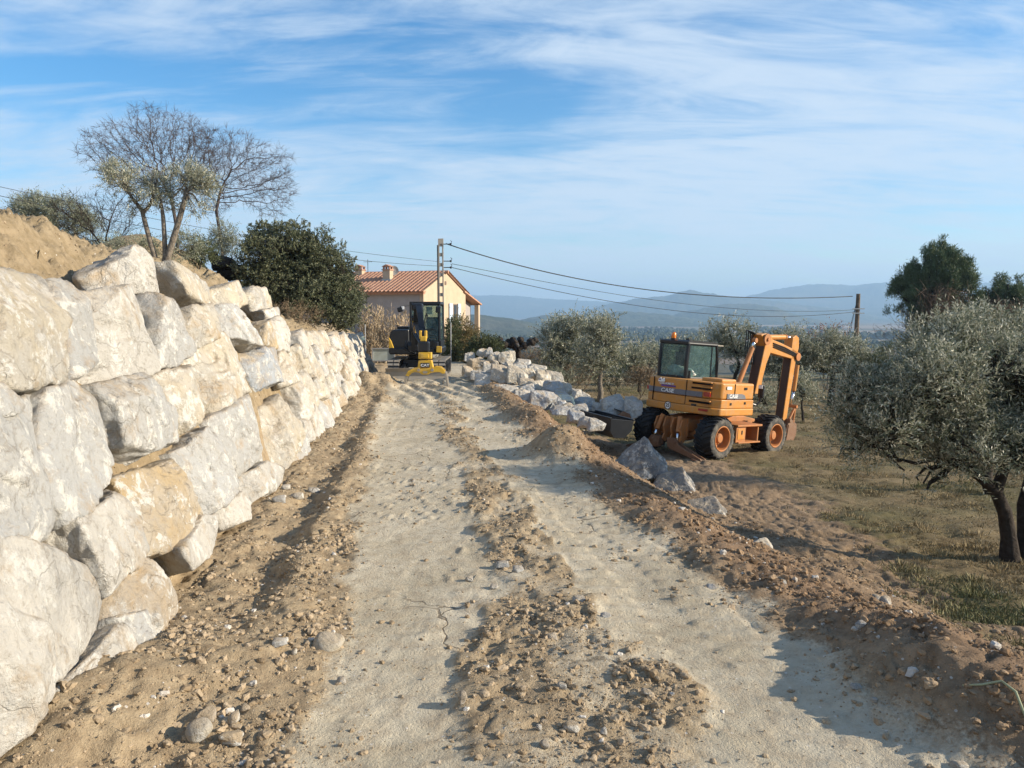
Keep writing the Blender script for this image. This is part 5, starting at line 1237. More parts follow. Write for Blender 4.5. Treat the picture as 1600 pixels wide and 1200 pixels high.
def conc_pole():
    Y = 36.0; b = base_at(690.5, Y, -.1); zt = at(690, 373, Y)[2] - b[2]
    r = empty('utility_pole', b, R(8), 'old concrete utility pole with ladder slots standing in front of the house', 'utility pole')
    mb = MB(); mb.box((-.095, 0, zt / 2), (.055, .15, zt)); mb.box((.095, 0, zt / 2), (.055, .15, zt))
    z = .3
    while z < zt: mb.box((0, 0, z), (.135, .10, .16)); z += .46
    mb.box((0, 0, zt - .12), (.135, .15, .24))
    mb.build('post', CONC, r, bevel=.008)
    for k, z in enumerate((zt - .25, zt - 1.03, zt - 1.32)):
        a = MB(); a.cyl((.12, -.05, z), (.42 if k else .3, -.12, z), .02, 8); a.tube([(.42 if k else .3, -.12, z), (.48, -.13, z + .02), (.5, -.13, z + .12), (.44, -.12, z + .16)], .014, 6)
        a.lathe([(.03, 0), (.05, .02), (.035, .05), (.05, .07), (.03, .1)], (.45, -.12, z - .05), (0, 0, 1), 10); a.build('wire_bracket', WIRE, r)
    mb = MB(); mb.cyl((-.15, -.06, 1.2), (-.15, -.06, zt - .3), .03, 8); mb.build('cable_guard', BLACKP, r)
conc_pole()
def wood_pole():
    Y = 48.0; b = base_at(1334, Y, -.1); zt = at(1336, 459, Y)[2] - b[2]
    r = empty('utility_pole', b, 0, 'dark wooden utility pole with stay wires left of the large pine', 'utility pole')
    MB().tube([(0, 0, 0), (.03, 0, zt * .5), (.06, 0, zt)], [.17, .145, .12], 12).build('post', WOODP, r)
    for k in (.93, 1.2): MB().box((.05, -.12, zt - k), (.75, .06, .06)).build('cross_bar', STEEL, r)
    for dx, zz in ((-1.7, .1), (-1.35, .6)): MB().tube([(.05, 0, zt - .15), (dx, -.6, -1.0 + zz)], .014, 5).build('stay_wire', WIRE, r)
    b2 = base_at(1317, Y - .5, -.1); p = MB().tube([(0, 0, 0), (0, 0, at(1317, 518, Y - .5)[2] - b2[2])], .07, 8).build('post', WOODP); p.location = b2
    p.name = 'fence_post'; tag(p, 'short dark wooden post left of the wooden utility pole', 'post')
wood_pole()
def wire(pts, r, label, seg=5):
    P = [Vector(at(px, py, Y)) for px, py, Y in pts]; n = 28; out = []
    ts = np.linspace(0, len(P) - 1, n)
    px = np.array([p[0] for p in pts], float); py = np.array([p[1] for p in pts], float); pY = np.array([p[2] for p in pts], float); k = np.arange(len(pts))
    deg = min(len(pts) - 1, 3)
    cx = np.interp(ts, k, px); fy = np.polyfit(px, py, deg)
    out = [at(x, np.polyval(fy, x), np.interp(t, k, pY)) for x, t in zip(cx, ts)]
    o = MB().tube(out, r, seg).build('power_cable', WIRE, smooth=True); tag(o, label, 'cable', 'overhead cables of the utility poles')
wire([(697, 381, 36), (800, 411, 38), (900, 436, 40), (1000, 451, 42), (1100, 461, 43.5), (1200, 466, 45.5), (1332, 463, 48)], .026, 'thick twisted overhead cable, uppermost between the concrete pole and the wooden pole')
wire([(706, 412, 36), (800, 431, 38), (920, 452, 40), (1050, 473, 43), (1200, 485, 46), (1338, 484, 48)], .012, 'thin overhead cable, middle of three between the two poles')
wire([(706, 418, 36), (800, 440, 38), (900, 461, 40), (1010, 480, 42), (1150, 493, 45), (1338, 487, 48)], .015, 'overhead cable, lowest of three between the two poles')
wire([(688, 409, 36), (610, 400, 34), (527, 391, 32), (300, 352, 28), (70, 308, 24), (-60, 278, 22)], .008, 'overhead cable running left from the concrete pole, upper of the pair')
wire([(688, 416, 36), (620, 411, 34), (548, 406, 32), (300, 368, 28), (20, 311, 24), (-60, 292, 22)], .009, 'overhead cable running left from the concrete pole, lower of the pair')
wire([(-60, 312, 22), (0, 324, 23.5), (30, 330, 24)], .005, 'short visible thin cable at the left edge above the sandy bank')
def thin_post(px, top, Y, label, foot=False):
    b = base_at(px, Y, -.05); zt = at(px, top, Y)[2] - b[2]; r = empty('fence_post', b, 0, label, 'post')
    MB().tube([(0, 0, 0), (0, 0, zt)], .025, 8).build('tube', STEEL, r)
    if foot: MB().box((0, 0, .09), (.22, .22, .16)).build('concrete_foot', CONC, r, bevel=.02)
    else: MB().lathe([(0, 0), (.035, 0), (.035, .03), (0, .045)], (0, 0, zt - .01), (0, 0, 1), 8).build('cap', STEEL, r)
thin_post(572, 506, 31, 'thin metal post with a concrete foot before the dry reeds', True); thin_post(705, 505, 33, 'thin metal post beside the garden shrubs right of the utility pole')
def panel():
    Y = 31; b = base_at(600, Y, 0); c = at(600, 554, Y) - b; k = Y / F
    r = empty('site_panel', b, R(4), 'pale grey green panel leaning low behind the left track of the small digger', 'panel')
    w, h = 34 * k, 19 * k; PM = simple('pale_green_panel', (.34, .38, .35), .6, .3, 0, .1, 5, (.25, .25, .2), .3)
    MB().box((0, 0, c[2]), (w, .05, h)).build('board', PM, r, bevel=.01)
    mb = MB(); mb.box((0, -.05, c[2] + h / 2), (w + .06, .05, .05)); mb.box((0, -.05, c[2] - h / 2), (w + .06, .05, .05)); mb.box((-w / 2, -.05, c[2]), (.05, .05, h - .06)); mb.box((w / 2, -.05, c[2]), (.05, .05, h - .06)); mb.build('rim', STEEL, r)
    for s in (-1, 1): MB().box((s * w * .42, .02, (c[2] - h / 2) / 2 - .04), (.06, .06, c[2] - h / 2 + .05)).build('leg', STEEL, r)
panel()
# ------------------------------------------------------------------ machines
def paint(name, c, rough=.42, dirt=(.30, .22, .14), amt=.55, var=.10): 
    q = NT(name); v = q.co(); n1 = q.noise(v, 3, 5, .6); n2 = q.noise(v, 5, 7, .72, .6); n3 = q.noise(v, 40, 4, .6)
    col = q.mix(q.ramp(n1, [(.3, 0.), (.7, 1.)]), tuple(x * (1 - var) for x in c), tuple(min(1, x * (1 + var)) for x in c))
    sx = q.new('ShaderNodeSeparateXYZ'); q.l.new(v, sx.inputs[0])
    f = q.ramp(n2, [(.46, 0.), (.74, amt)]); col = q.mix(f, col, dirt); col = q.mix(q.ramp(n3, [(.62, 0.), (.75, .35)]), col, tuple(x * .45 for x in c))
    q.bump(n3, .12, .01)
    return q.base(col, q.math('ADD', rough, q.math('MULTIPLY', f, .4)), .4)
ORANGE = paint('weathered_orange_paint', (.50, .21, .035), .45, (.36, .245, .14), .7); ORANGED = paint('dusty_orange_paint', (.40, .15, .04), .6, (.26, .17, .10), .8)
YELLOW = paint('yellow_paint', (.60, .36, .03)); BLACKM = paint('black_machine_paint', (.008, .010, .014), .38, (.06, .052, .045), .12)
RUBBER = paint('tyre_rubber', (.012, .013, .015), .8, (.13, .11, .09), .4); SIDEWALL = paint('dusty_sidewall', (.05, .048, .045), .85, (.27, .24, .195), 1.0)
RUSTM = paint('worn_brown_steel', (.17, .085, .045), .6, (.26, .19, .13), .7); GREYST = paint('worn_grey_steel', (.26, .24, .21), .5, (.36, .29, .2), .8)
DARKBROWN = paint('dark_brown_steel', (.07, .036, .022), .6, (.12, .08, .05), .5); CHROME = simple('chrome_rod', (.75, .77, .8), .15, .5, 1.0, .02); STRIPE = paint('grey_blue_stripe', (.13, .14, .165), .5, (.3, .22, .14), .35)
WHITE = simple('white_lettering', (.75, .74, .72), .5, .3, 0, .05); BLACKL = simple('black_lettering', (.015, .015, .015), .5); PURPLE = simple('purple_sticker', (.12, .05, .22), .5, .3, 0, .08)
REDL = simple('red_lens', (.30, .02, .015), .25, .5); AMBER = simple('amber_lens', (.75, .20, .02), .2, .5); DARKHOLE = simple('dark_opening', (.012, .010, .008), .9, .1)
CLOTH = simple('pale_seat_sheet', (.50, .54, .50), .7, .2, 0, .12, 9)
def glass_mat(name, tint, mixf):
    q = NT(name); q.base(tint, .06, .5); out = next(k for k in q.n if k.type == 'OUTPUT_MATERIAL')
    t = q.new('ShaderNodeBsdfTransparent'); t.inputs[0].default_value = (.86, .94, .91, 1); ms = q.new('ShaderNodeMixShader'); n = q.noise(q.co(), 6, 4); ms.inputs[0].default_value = mixf
    q.l.new(q.ramp(n, [(.35, mixf - .08), (.7, mixf + .12)]), ms.inputs[0]); q.l.new(t.outputs[0], ms.inputs[1]); q.l.new(q.b.outputs[0], ms.inputs[2]); q.l.new(ms.outputs[0], out.inputs[0]); return q.m
GLASS = glass_mat('cab_glass', (.10, .17, .19), .26)
def letters(text, size, loc_, rot, mat, parent, name='lettering', ext=.003, shear=0.0, bold=.0, sx=1.0):
    cu = bpy.data.curves.new(name, 'FONT'); cu.body = text; cu.size = size; cu.extrude = ext; cu.shear = shear; cu.offset = bold; cu.align_x = 'CENTER'; cu.align_y = 'CENTER'
    t = bpy.data.objects.new(name, cu); C.objects.link(t)
    dg = bpy.context.evaluated_depsgraph_get(); dg.update(); me = bpy.data.meshes.new_from_object(t.evaluated_get(dg))
    bpy.data.objects.remove(t); bpy.data.curves.remove(cu); me.materials.clear(); me.materials.append(mat); me.name = name
    o = bpy.data.objects.new(name, me); C.objects.link(o); o.parent = parent; o.location = loc_; o.rotation_euler = rot; o.scale = (sx, 1, 1); return o

def wheel_excavator():
    yaw, pit, roll = R(50), R(-4.0), R(1.4)     # parked nose down on uneven ground
    M3 = np.array(Matrix.Rotation(-yaw, 3, 'Z') @ Matrix.Rotation(roll, 3, 'Y') @ Matrix.Rotation(pit, 3, 'X')); r, f, u = M3[:, 0], M3[:, 1], M3[:, 2]
    W = at(1117, 684, 19.0); O = W - 1.0 * r + 1.2 * f - .535 * u
    root = empty('wheel_excavator', O, -yaw, 'dusty orange wheeled excavator parked on the field beside the track', 'excavator'); root.rotation_euler = (pit, roll, -yaw)
    def lp(px, py, lx=.15):           # photo point on the machine's own vertical plane local x = lx -> (local y, z)
        d = ray(px, py); A = CAMP - O; t = (lx - A @ r) / (d @ r); p = A + d * t; return (p @ f, p @ u)
    c5 = lambda x, y, lx=.15: lp(940 + x / 4.706, 500 + y / 4.706, lx)
    HP = math.pi / 2
    # ---- wheels
    def wheel(sx, y):
        w = empty('wheel', (0, 0, 0)); w.parent = root; w.location = (sx * .98, y, .535)
        S = sx
        mb = MB(); mb.lathe([(.30, .20 * S), (.36, .245 * S), (.45, .255 * S), (.495, .225 * S), (.505, .12 * S), (.508, 0), (.505, -.12 * S), (.495, -.225 * S), (.45, -.255 * S), (.36, -.245 * S), (.30, -.20 * S)], (0, 0, 0), (1, 0, 0), 56)
        t = mb.build('tyre', RUBBER, w, smooth=True)
        tr = MB(); n = 22
        for k in range(n):
            for s in (-1, 1):
                a0 = 2 * math.pi * (k + (.5 if s > 0 else 0)) / n; seg = 5
                for j in range(seg):                     # curved lug bars
                    u0, u1 = j / seg, (j + 1) / seg
                    def pt(u, rr, da): 
                        x = s * (.015 + .235 * u); a = a0 + .26 * u * .9 + da; rad = rr - .03 * max(0, u - .7) / .3
                        return (x, math.sin(a) * rad, math.cos(a) * rad)
                    vs = [pt(u, q, da) for u in (u0, u1) for q in (.495, .548) for da in (-.042, .042)]
                    tr.add(vs, [(0, 1, 3, 2), (4, 6, 7, 5), (0, 4, 5, 1), (2, 3, 7, 6), (0, 2, 6, 4), (1, 5, 7, 3)])
        tr.build('tread', RUBBER, w)
        sw = MB(); sw.lathe([(.305, .222 * S), (.34, .252 * S), (.40, .263 * S), (.45, .262 * S), (.485, .240 * S)], (0, 0, 0), (1, 0, 0), 56); sw.build('sidewall', SIDEWALL, w, smooth=True)
        rm = MB(); rm.lathe([(.315, .235 * S), (.325, .25 * S), (.30, .255 * S), (.288, .235 * S), (.275, .12 * S), (.262, .04 * S), (.15, .03 * S), (.13, .06 * S), (0.128, .06 * S)], (0, 0, 0), (1, 0, 0), 48); rm.build('rim', ORANGED, w, smooth=True)
        h = MB(); h.lathe([(.13, .03 * S), (.125, .16 * S), (.10, .185 * S), (.04, .19 * S), (0, .19 * S)], (0, 0, 0), (1, 0, 0), 28)
        for k in range(10):
            a = 2 * math.pi * k / 10; h.cyl((.03 * S, math.sin(a) * .185, math.cos(a) * .185), (.062 * S, math.sin(a) * .185, math.cos(a) * .185), .014, 6)
        h.build('hub', ORANGED, w)
    for sx in (-1, 1):
        wheel(sx, -1.2); wheel(sx, 1.25)
    # ---- chassis
    mb = MB(); mb.prism([(-1.55, .62), (1.6, .62), (1.6, .86), (.9, .98), (-.9, .98), (-1.55, .86)], 'x', -.42, .42)
    mb.cyl((-.75, -1.2, .535), (.75, -1.2, .535), .13, 16); mb.cyl((-.75, 1.25, .535), (.75, 1.25, .535), .13, 16)
    mb.box((0, -1.2, .54), (.4, .36, .38)); mb.box((0, 1.25, .54), (.4, .36, .38))
    mb.build('chassis', ORANGED, root, bevel=.02)
    mb = MB(); mb.lathe([(.0, 0), (.55, 0), (.58, .03), (.58, .12), (.0, .12)], (0, 0, .98), (0, 0, 1), 40); mb.build('slewing_ring', RUSTM, root)
    for sx in (-1, 1):                                  # tool box with step between the wheels
        mb = MB(); mb.box((sx * .84, -.30, .60), (.62, .42, .40)); mb.box((sx * .86, .03, .835), (.68, 1.12, .05)); mb.box((sx * .92, .05, .40), (.56, 1.0, .04)); mb.box((sx * .84, .50, .60), (.60, .05, .42)); mb.box((sx * .58, .15, .60), (.06, .72, .40))
        s = mb.build('step_box', ORANGED, root, bevel=.01)
        if sx > 0:
            MB().box((1.155, -.30, .62), (.012, .30, .28)).build('lid', ORANGE, s, bevel=.004); MB().box((1.165, -.28, .66), (.012, .04, .10)).build('latch', BLACKM, s)
    # ---- rear outriggers: bracket, ram, foot plate
    mb = MB()
    for x in (-.40, -.12, .12, .40): mb.prism([(-1.55, .95), (-1.78, .92), (-1.86, .70), (-1.80, .52), (-1.86, .38), (-1.74, .30), (-1.55, .45)], 'x', x - .02, x + .02)
    mb.box((0, -1.58, .72), (.9, .06, .44)); mb.build('outrigger_bracket', ORANGED, root)
    for sx in (-1, 1):
        o = empty('outrigger'); o.parent = root; x = sx * .27
        MB().tube([(x, -1.70, .98), (x + sx * .06, -1.82, .60)], .062, 14).build('ram', ORANGED, o)
        MB().tube([(x + sx * .06, -1.82, .62), (x + sx * .10, -1.90, .36)], .033, 12).build('rod', CHROME, o, smooth=True)
        mb = MB(); mb.prism([(x - sx * .16, .44), (x + sx * .12, .44), (x + sx * .22, .30), (x + sx * .90, .06), (x + sx * .95, .0), (x + sx * .86, -.02), (x + sx * .05, .16), (x - sx * .12, .22)], 'y', -1.98, -1.94)
        mb.prism([(x - sx * .16, .44), (x + sx * .12, .44), (x + sx * .22, .30), (x + sx * .90, .06), (x + sx * .95, .0), (x + sx * .86, -.02), (x + sx * .05, .16), (x - sx * .12, .22)], 'y', -1.80, -1.76)
        mb.prism([(x - sx * .10, .24), (x + sx * .9, .035), (x + sx * .9, -.01), (x - sx * .1, .16)], 'y', -1.94, -1.80)
        mb.cyl((x + sx * .09, -2.0, .36), (x + sx * .09, -1.74, .36), .05, 12)
        mb.prism([(x + sx * .70, .05), (x + sx * 1.05, -.02), (x + sx * 1.05, -.06), (x + sx * .62, -.05)], 'y', -2.06, -1.68); mb.build('foot', RUSTM, o, bevel=.006)
    # ---- upper body
    plan = [(-1.2, .9), (-1.2, -1.15), (-1.08, -1.38), (-.6, -1.5), (.6, -1.52), (1.0, -1.46), (1.17, -1.30), (1.2, -1.1), (1.2, .06), (.55, .08), (.55, .9)]
    big = [(x * 1.015, y * 1.02 - (.0 if y > 0 else .01)) for x, y in plan]
    mb = MB(); mb.prism(big, 'z', 1.10, 1.285); bump = mb.build('lower_skirt', ORANGE, root, bevel=.03, bseg=3)
    mb = MB(); mb.prism(plan, 'z', 1.29, 1.50); mb.build('belly_plates', ORANGE, root, bevel=.015)
    mid = [(x, y) for x, y in plan[:]]
    body = MB(); body.prism([(-1.2, -.25), (-1.2, -1.13), (-1.08, -1.36), (-.6, -1.48), (.6, -1.50), (1.0, -1.44), (1.165, -1.29), (1.19, -1.1), (1.19, .06), (.42, .06), (.42, -.22), (.30, -.22)], 'z', 1.505, 1.92)
    hood = body.build('engine_hood', ORANGE, root, bevel=.045, bseg=3)
    MB().box((.70, -.80, 1.955), (.62, .62, .10)).build('hood_hump', ORANGE, hood, bevel=.03)
    # panel seams
    mb = MB()
    for x in (-.87, .235): mb.box((x, -1.49 + (.055 if x < -.5 else -.008), 1.70), (.012, .03, .42)); mb.box((x, -1.50 + (.055 if x < -.5 else -.008), 1.40), (.012, .03, .20))
    mb.box((1.195, -.80, 1.7), (.02, .012, .40)); mb.build('panel_seams', DARKHOLE, hood)
    # stripe round the rear and right side
    st = MB(); zz0, zz1 = 1.525, 1.655
    line = [(-1.14, -1.255), (-1.085, -1.372), (-.6, -1.495), (.6, -1.514), (.72, -1.497)]
    for (x0, y0), (x1, y1) in zip(line[:-1], line[1:]): st.add([(x0, y0, zz0), (x1, y1, zz0), (x1, y1, zz1), (x0, y0, zz1), (x0, y0 + .02, zz0), (x1, y1 + .02, zz0), (x1, y1 + .02, zz1), (x0, y0 + .02, zz1)], [(0, 1, 2, 3), (4, 7, 6, 5), (0, 4, 5, 1), (3, 2, 6, 7), (0, 3, 7, 4), (1, 5, 6, 2)])
    st.build('rear_stripe', STRIPE, hood); MB().prism([(-1.12, zz0), (-.30, zz0), (-.36, zz1 - .03), (-.48, zz1), (-1.12, zz1)], 'x', 1.185, 1.203).build('side_stripe', STRIPE, hood)
    letters('CASE', .135, (-.36, -1.513, 1.592), (HP, 0, math.atan2(-.02, 1.2)), WHITE, hood, 'rear_lettering', shear=.15, bold=.003, sx=1.35)
    letters('CASE', .125, (1.206, -.86, 1.592), (HP, 0, HP), WHITE, hood, 'side_lettering', shear=.15, bold=.003, sx=1.25)
    letters('GUILLAUME.TP', .07, (-.40, -1.505, 1.765), (HP, 0, 0), WHITE, hood, 'sticker_lettering', bold=.001)
    MB().box((-.34, -1.5, 1.712), (.46, .012, .045)).build('sticker_band', PURPLE, hood)
    ic = MB(); ic.prism([(-.68, 1.80), (-.48, 1.80), (-.46, 1.84), (-.50, 1.90), (-.56, 1.865), (-.60, 1.905), (-.66, 1.88)], 'y', -1.512, -1.496); ic.build('sticker_emblem', WHITE, hood)
    i2 = MB(); i2.box((-.62, -1.514, 1.855), (.05, .008, .035)); i2.build('sticker_emblem_fill', PURPLE, hood)
    # louvres
    for (x0, x1, z0, z1) in ((.42, .98, 1.84, 1.885), (.40, .98, 1.72, 1.765), (.36, .98, 1.37, 1.425)):
        g = MB(); y = -1.508 if z0 > 1.5 else -1.518; g.box(((x0 + x1) / 2, y + .02, (z0 + z1) / 2), (x1 - x0, .06, z1 - z0)); gr = g.build('air_slot', DARKHOLE, hood)
        MB().box(((x0 + x1) / 2, y - .005, z1 + .015), (x1 - x0 + .04, .05, .03)).build('slot_lip', ORANGE, gr, bevel=.008)
    MB().box((.86, -1.472, 1.61), (.20, .06, .11)).build('tail_light', REDL, hood); MB().box((.86, -1.475, 1.665), (.20, .05, .035)).build('indicator', AMBER, hood)
    MB().box((-1.165, -1.25, 1.60), (.07, .12, .10)).build('tail_light', REDL, hood)
    MB().box((.80, -1.535, 1.215), (.28, .03, .055)).build('reflector', REDL, bump); MB().box((.52, -1.53, 1.31), (.14, .03, .05)).build('plate_lamp', BLACKM, bump)
    s = MB().lathe([(0, 0), (.105, 0), (.105, .012), (0, .012)], (-.27, -1.545, 1.21), (0, -1, 0), 32).build('speed_disc', WHITE, bump)
    MB().lathe([(.088, 0), (.105, 0), (.105, .004), (.088, .004)], (-.27, -1.5575, 1.21), (0, -1, 0), 32).build('disc_ring', BLACKL, s)
    letters('25', .125, (-.27, -1.561, 1.21), (HP, 0, 0), BLACKL, s, 'disc_numerals', bold=.002)
    mb = MB(); mb.box((1.20, -1.05, 1.80), (.012, .20, .075)); mb.build('maker_plate', WHITE, hood)
    mb = MB()
    for y, z in ((-.33, 1.79), (-.33, 1.42), (-.95, 1.40)): mb.box((1.2, y, z), (.02, .11 if z > 1.5 else .07, .06))
    mb.build('side_catch', BLACKM, hood)
    mb = MB()
    for k in range(4): mb.box((1.13, .075, 1.40 + k * .12), (.10, .03, .07))
    mb.build('front_louvre', DARKHOLE, hood)
    # ---- cab
    x0, x1, y0, y1, z0, z1 = -1.17, -.20, -1.0, .48, 1.30, 2.93
    cab = MB(); cab.box(((x0 + x1) / 2, (y0 + y1) / 2, 1.62), (x1 - x0 - .004, y1 - y0 - .004, .60)); cab.prism([(y0 + .02, z1 - .10), (y1 - .12, z1 - .10), (y1 - .16, z1 - .02), (y0 + .1, z1), (y0 + .02, z1 - .04)], 'x', x0 + .01, x1 - .01)
    pr = .045
    for x in (x0 + pr, x1 - pr):
        for pts, rr in (([(x, y0 + .06, 1.88), (x, y0 + .05, 2.4), (x, y0 + .09, 2.84)], .055), ([(x, y1 - .05, 1.88), (x, y1 - .09, 2.5), (x, y1 - .17, 2.84)], .042), ([(x, y0 + .06, 2.84), (x, y1 - .14, 2.84)], .045), ([(x, y0 + .06, 1.93), (x, y1 - .06, 1.93)], .03)):
            cab.tube(pts, rr, 8)
    for y, z, rr in ((y0 + .08, 2.84, .05), (y1 - .15, 2.84, .045), (y0 + .06, 1.93, .05)): cab.tube([(x0 + .04, y, z), (x1 - .04, y, z)], rr, 8)
    cab.tube([(x1 - pr, .14, 1.88), (x1 - pr, .12, 2.84)], .022, 6)
    cb = cab.build('cab', BLACKM, root)
    g = MB(); g.box(((x0 + x1) / 2, y0 + .045, 2.38), (x1 - x0 - .16, .008, .84)); g.build('rear_window', GLASS, cb)
    g = MB(); g.prism([(y0 + .12, 1.95), (y1 - .10, 1.95), (y1 - .20, 2.80), (y0 + .14, 2.80)], 'x', x1 - .05, x1 - .042); g.build('side_window', GLASS, cb)
    g = MB(); g.prism([(y0 + .12, 1.95), (y1 - .10, 1.95), (y1 - .20, 2.80), (y0 + .14, 2.80)], 'x', x0 + .04, x0 + .048); g.build('side_window', GLASS, cb)
    g = MB(); g.box(((x0 + x1) / 2, y1 - .09, 2.38), (x1 - x0 - .14, .008, .84)); g.build('front_window', GLASS, cb)
    se = MB(); se.box((-.70, -.28, 2.0), (.48, .5, .14)); se.box((-.70, -.50, 2.32), (.46, .12, .56)); se.box((-.70, -.52, 2.66), (.26, .08, .16)); se.build('seat', BLACKM, cb, bevel=.03)
    rng = np.random.RandomState(4); d, ff = ico(4); n = fbm(d[:, 0] * 2, d[:, 1] * 2, d[:, 2] * 2, 4, 4); v = d * np.array([.40, .22, .20]) * (1 + .5 * n)[:, None] + np.array([-.66, -.66, 2.03])
    link('seat_sheet', npmesh('seat_sheet', v, ff, True), CLOTH, cb)
    mb = MB(); mb.tube([(-.62, .18, 1.95), (-.64, .10, 2.18)], .03, 8); mb.lathe([(.17, -.012), (.185, 0), (.17, .012)], (-.64, .09, 2.2), (0, -.6, .8), 20); mb.build('steering_wheel', BLACKM, cb)
    b = MB(); b.lathe([(0, 0), (.075, 0), (.075, .03), (.055, .04)], (-.80, -.86, 2.92), (0, 0, 1), 16); bb = b.build('beacon_base', BLACKM, cb); MB().lathe([(.055, 0), (.062, .02), (.06, .12), (.035, .155), (0, .16)], (-.80, -.86, 2.96), (0, 0, 1), 18).build('beacon_lens', AMBER, bb, smooth=True)
    MB().box((-.35, y0 + .2, 2.95), (.10, .10, .05)).build('aerial_foot', BLACKM, cb)
    MB().box((x1 - .03, y1 - .05, 2.84), (.08, .26, .03)).build('sun_visor', GREYST, cb)
    mb = MB(); mb.tube([(-.10, -.98, 1.93), (-.10, -.98, 2.02)], .04, 8); mb.tube([(-.10, -.98, 2.0), (-.10, -.99, 2.14)], .032, 10); mb.build('exhaust', BLACKM, root)
    mb = MB(); mb.box((-.55, -1.12, 1.96), (.34, .10, .05)); mb.tube([(-.42, -1.14, 1.97), (-.28, -1.10, 1.94)], .015, 6); mb.build('hood_handle', BLACKM, root)
    # ---- mirror on the right front
    mb = MB(); mb.tube([(1.05, .06, 1.42), (1.12, .30, 1.36), (1.16, .42, 1.45), (1.15, .44, 1.75)], .026, 8); mm = mb.build('mirror_arm', BLACKM, root)
    MB().box((1.15, .46, 1.72), (.16, .07, .34)).build('mirror', BLACKM, mm, bevel=.02)
    MB().box((1.15, .415, 1.84), (.11, .02, .09)).build('mirror_glass', WHITE, mm)
    # ---- boom
    mb = MB()
    for x in (-.14, .44): mb.prism([(.25, 1.15), (1.0, 1.15), (1.02, 1.45), (.80, 1.72), (.55, 1.72), (.30, 1.45)], 'x', x - .03, x + .03)
    mb.box((.15, .62, 1.20), (.54, .7, .12)); mb.cyl((-.2, .68, 1.6), (.5, .68, 1.6), .06, 14); mb.build('boom_foot', ORANGED, root, bevel=.01)
    P = [c5(*q) for q in ((1092, 540), (1130, 540), (1152, 420), (1178, 320), (1218, 215), (1222, 120), (1180, 96), (1140, 108), (1168, 190), (1142, 310))]
    mb = MB(); mb.prism(P, 'x', .0, .30); bm = mb.build('boom', ORANGE, root, bevel=.015)
    def back_plate(pts, x0, x1, name, par):      # dark brown plate added over the underside facing the cab
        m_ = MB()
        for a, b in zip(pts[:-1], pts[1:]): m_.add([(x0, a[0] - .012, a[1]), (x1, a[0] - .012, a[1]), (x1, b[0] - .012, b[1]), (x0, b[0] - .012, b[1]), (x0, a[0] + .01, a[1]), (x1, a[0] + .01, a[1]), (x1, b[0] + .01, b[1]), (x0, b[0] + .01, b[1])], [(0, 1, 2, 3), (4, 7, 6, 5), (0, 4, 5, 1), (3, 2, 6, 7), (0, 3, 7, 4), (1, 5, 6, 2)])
        return m_.build(name, DARKBROWN, par)
    back_plate([P[-1], P[-2]], .025, .275, 'dark_plate', bm); back_plate([P[0], P[-1]], .025, .275, 'dark_plate', bm)
    # head plates and pins
    k = c5(1170, 140); mb = MB()
    for x in (-.06, .36):
        mb.lathe([(0, 0), (.16, 0), (.16, .04), (0, .04)], (x - .02, k[0], k[1]), (1, 0, 0), 20)
    mb.cyl((-.10, k[0], k[1]), (.42, k[0], k[1]), .05, 14); mb.build('knuckle', ORANGED, bm)
    mb = MB()
    for i in range(5):
        a, b2 = c5(1120 + i * 6, 330), c5(1128 + i * 9, 120); c_ = c5(1105 + 4 * i, 80 + 4 * i); e = c5(1180 + 8 * i, 130 + 4 * i); x = -.05 + i * .035
        mb.tube([(x, a[0] - .1, a[1]), (x, (a[0] + b2[0]) / 2 - .16, (a[1] + b2[1]) / 2), (x, b2[0] - .12, b2[1]), (x, c_[0] + .05, c_[1] + .02), (x + .06, e[0], e[1])], .018, 6)
    mb.build('hoses', BLACKM, bm)
    # lift rams either side
    for x in (-.10, .40):
        a, b2, c_ = c5(985, 520, x), c5(1108, 205, x), c5(1128, 150, x); mm = MB().tube([(x, *a), (x, *b2)], .068, 16).build('lift_ram', ORANGED, root)
        MB().tube([(x, *b2), (x, *c_)], .04, 12).build('ram_rod', CHROME, mm, smooth=True); MB().cyl((x - .05, *c_), (x + .05, *c_), .07, 12).build('ram_eye', ORANGED, mm)
    Q = [c5(*q) for q in ((1185, 118), (1222, 140), (1300, 172), (1392, 218), (1428, 245), (1425, 290), (1385, 288), (1290, 262), (1205, 238), (1180, 190))]
    mb = MB(); mb.prism(Q, 'x', .01, .29); jb = mb.build('jib', ORANGE, root, bevel=.015)
    mb = MB()
    for i, z in enumerate((0, 14, 28)):
        a, b2, c_ = c5(1228, 168 + z), c5(1310, 200 + z), c5(1402, 250 + z * .7); mb.tube([(.305, *a), (.315, *b2), (.305, *c_)], .016, 6)
    mb.build('jib_pipes', BLACKM, jb)
    a, b2, c_ = c5(1225, 127), c5(1348, 126), c5(1422, 134)
    ram = MB().tube([(.15, *a), (.15, *b2)], .075, 18).build('stick_ram', ORANGE, root); MB().tube([(.15, *b2), (.15, *c_)], .042, 14).build('ram_rod', CHROME, ram, smooth=True)
    MB().tube([(.15, b2[0] - .03, b2[1]), (.15, b2[0] + .02, b2[1])], .088, 18).build('ram_gland', ORANGED, ram)
    # ---- stick
    S = [c5(*q, .29) for q in ((1408, 130), (1432, 112), (1452, 130), (1452, 200), (1428, 300), (1362, 722), (1340, 742), (1332, 730), (1398, 280), (1400, 200))]
    mb = MB(); mb.prism(S, 'x', .02, .29); sk = mb.build('stick', ORANGE, root, bevel=.012)
    back_plate([S[7], S[8]], .045, .265, 'dark_plate', sk)
    for x in (-.02, .33):
        e = c5(1405, 268); MB().lathe([(0, 0), (.12, 0), (.12, .03), (0, .03)], (x - .015, *e), (1, 0, 0), 18).build('pivot', ORANGED, sk)
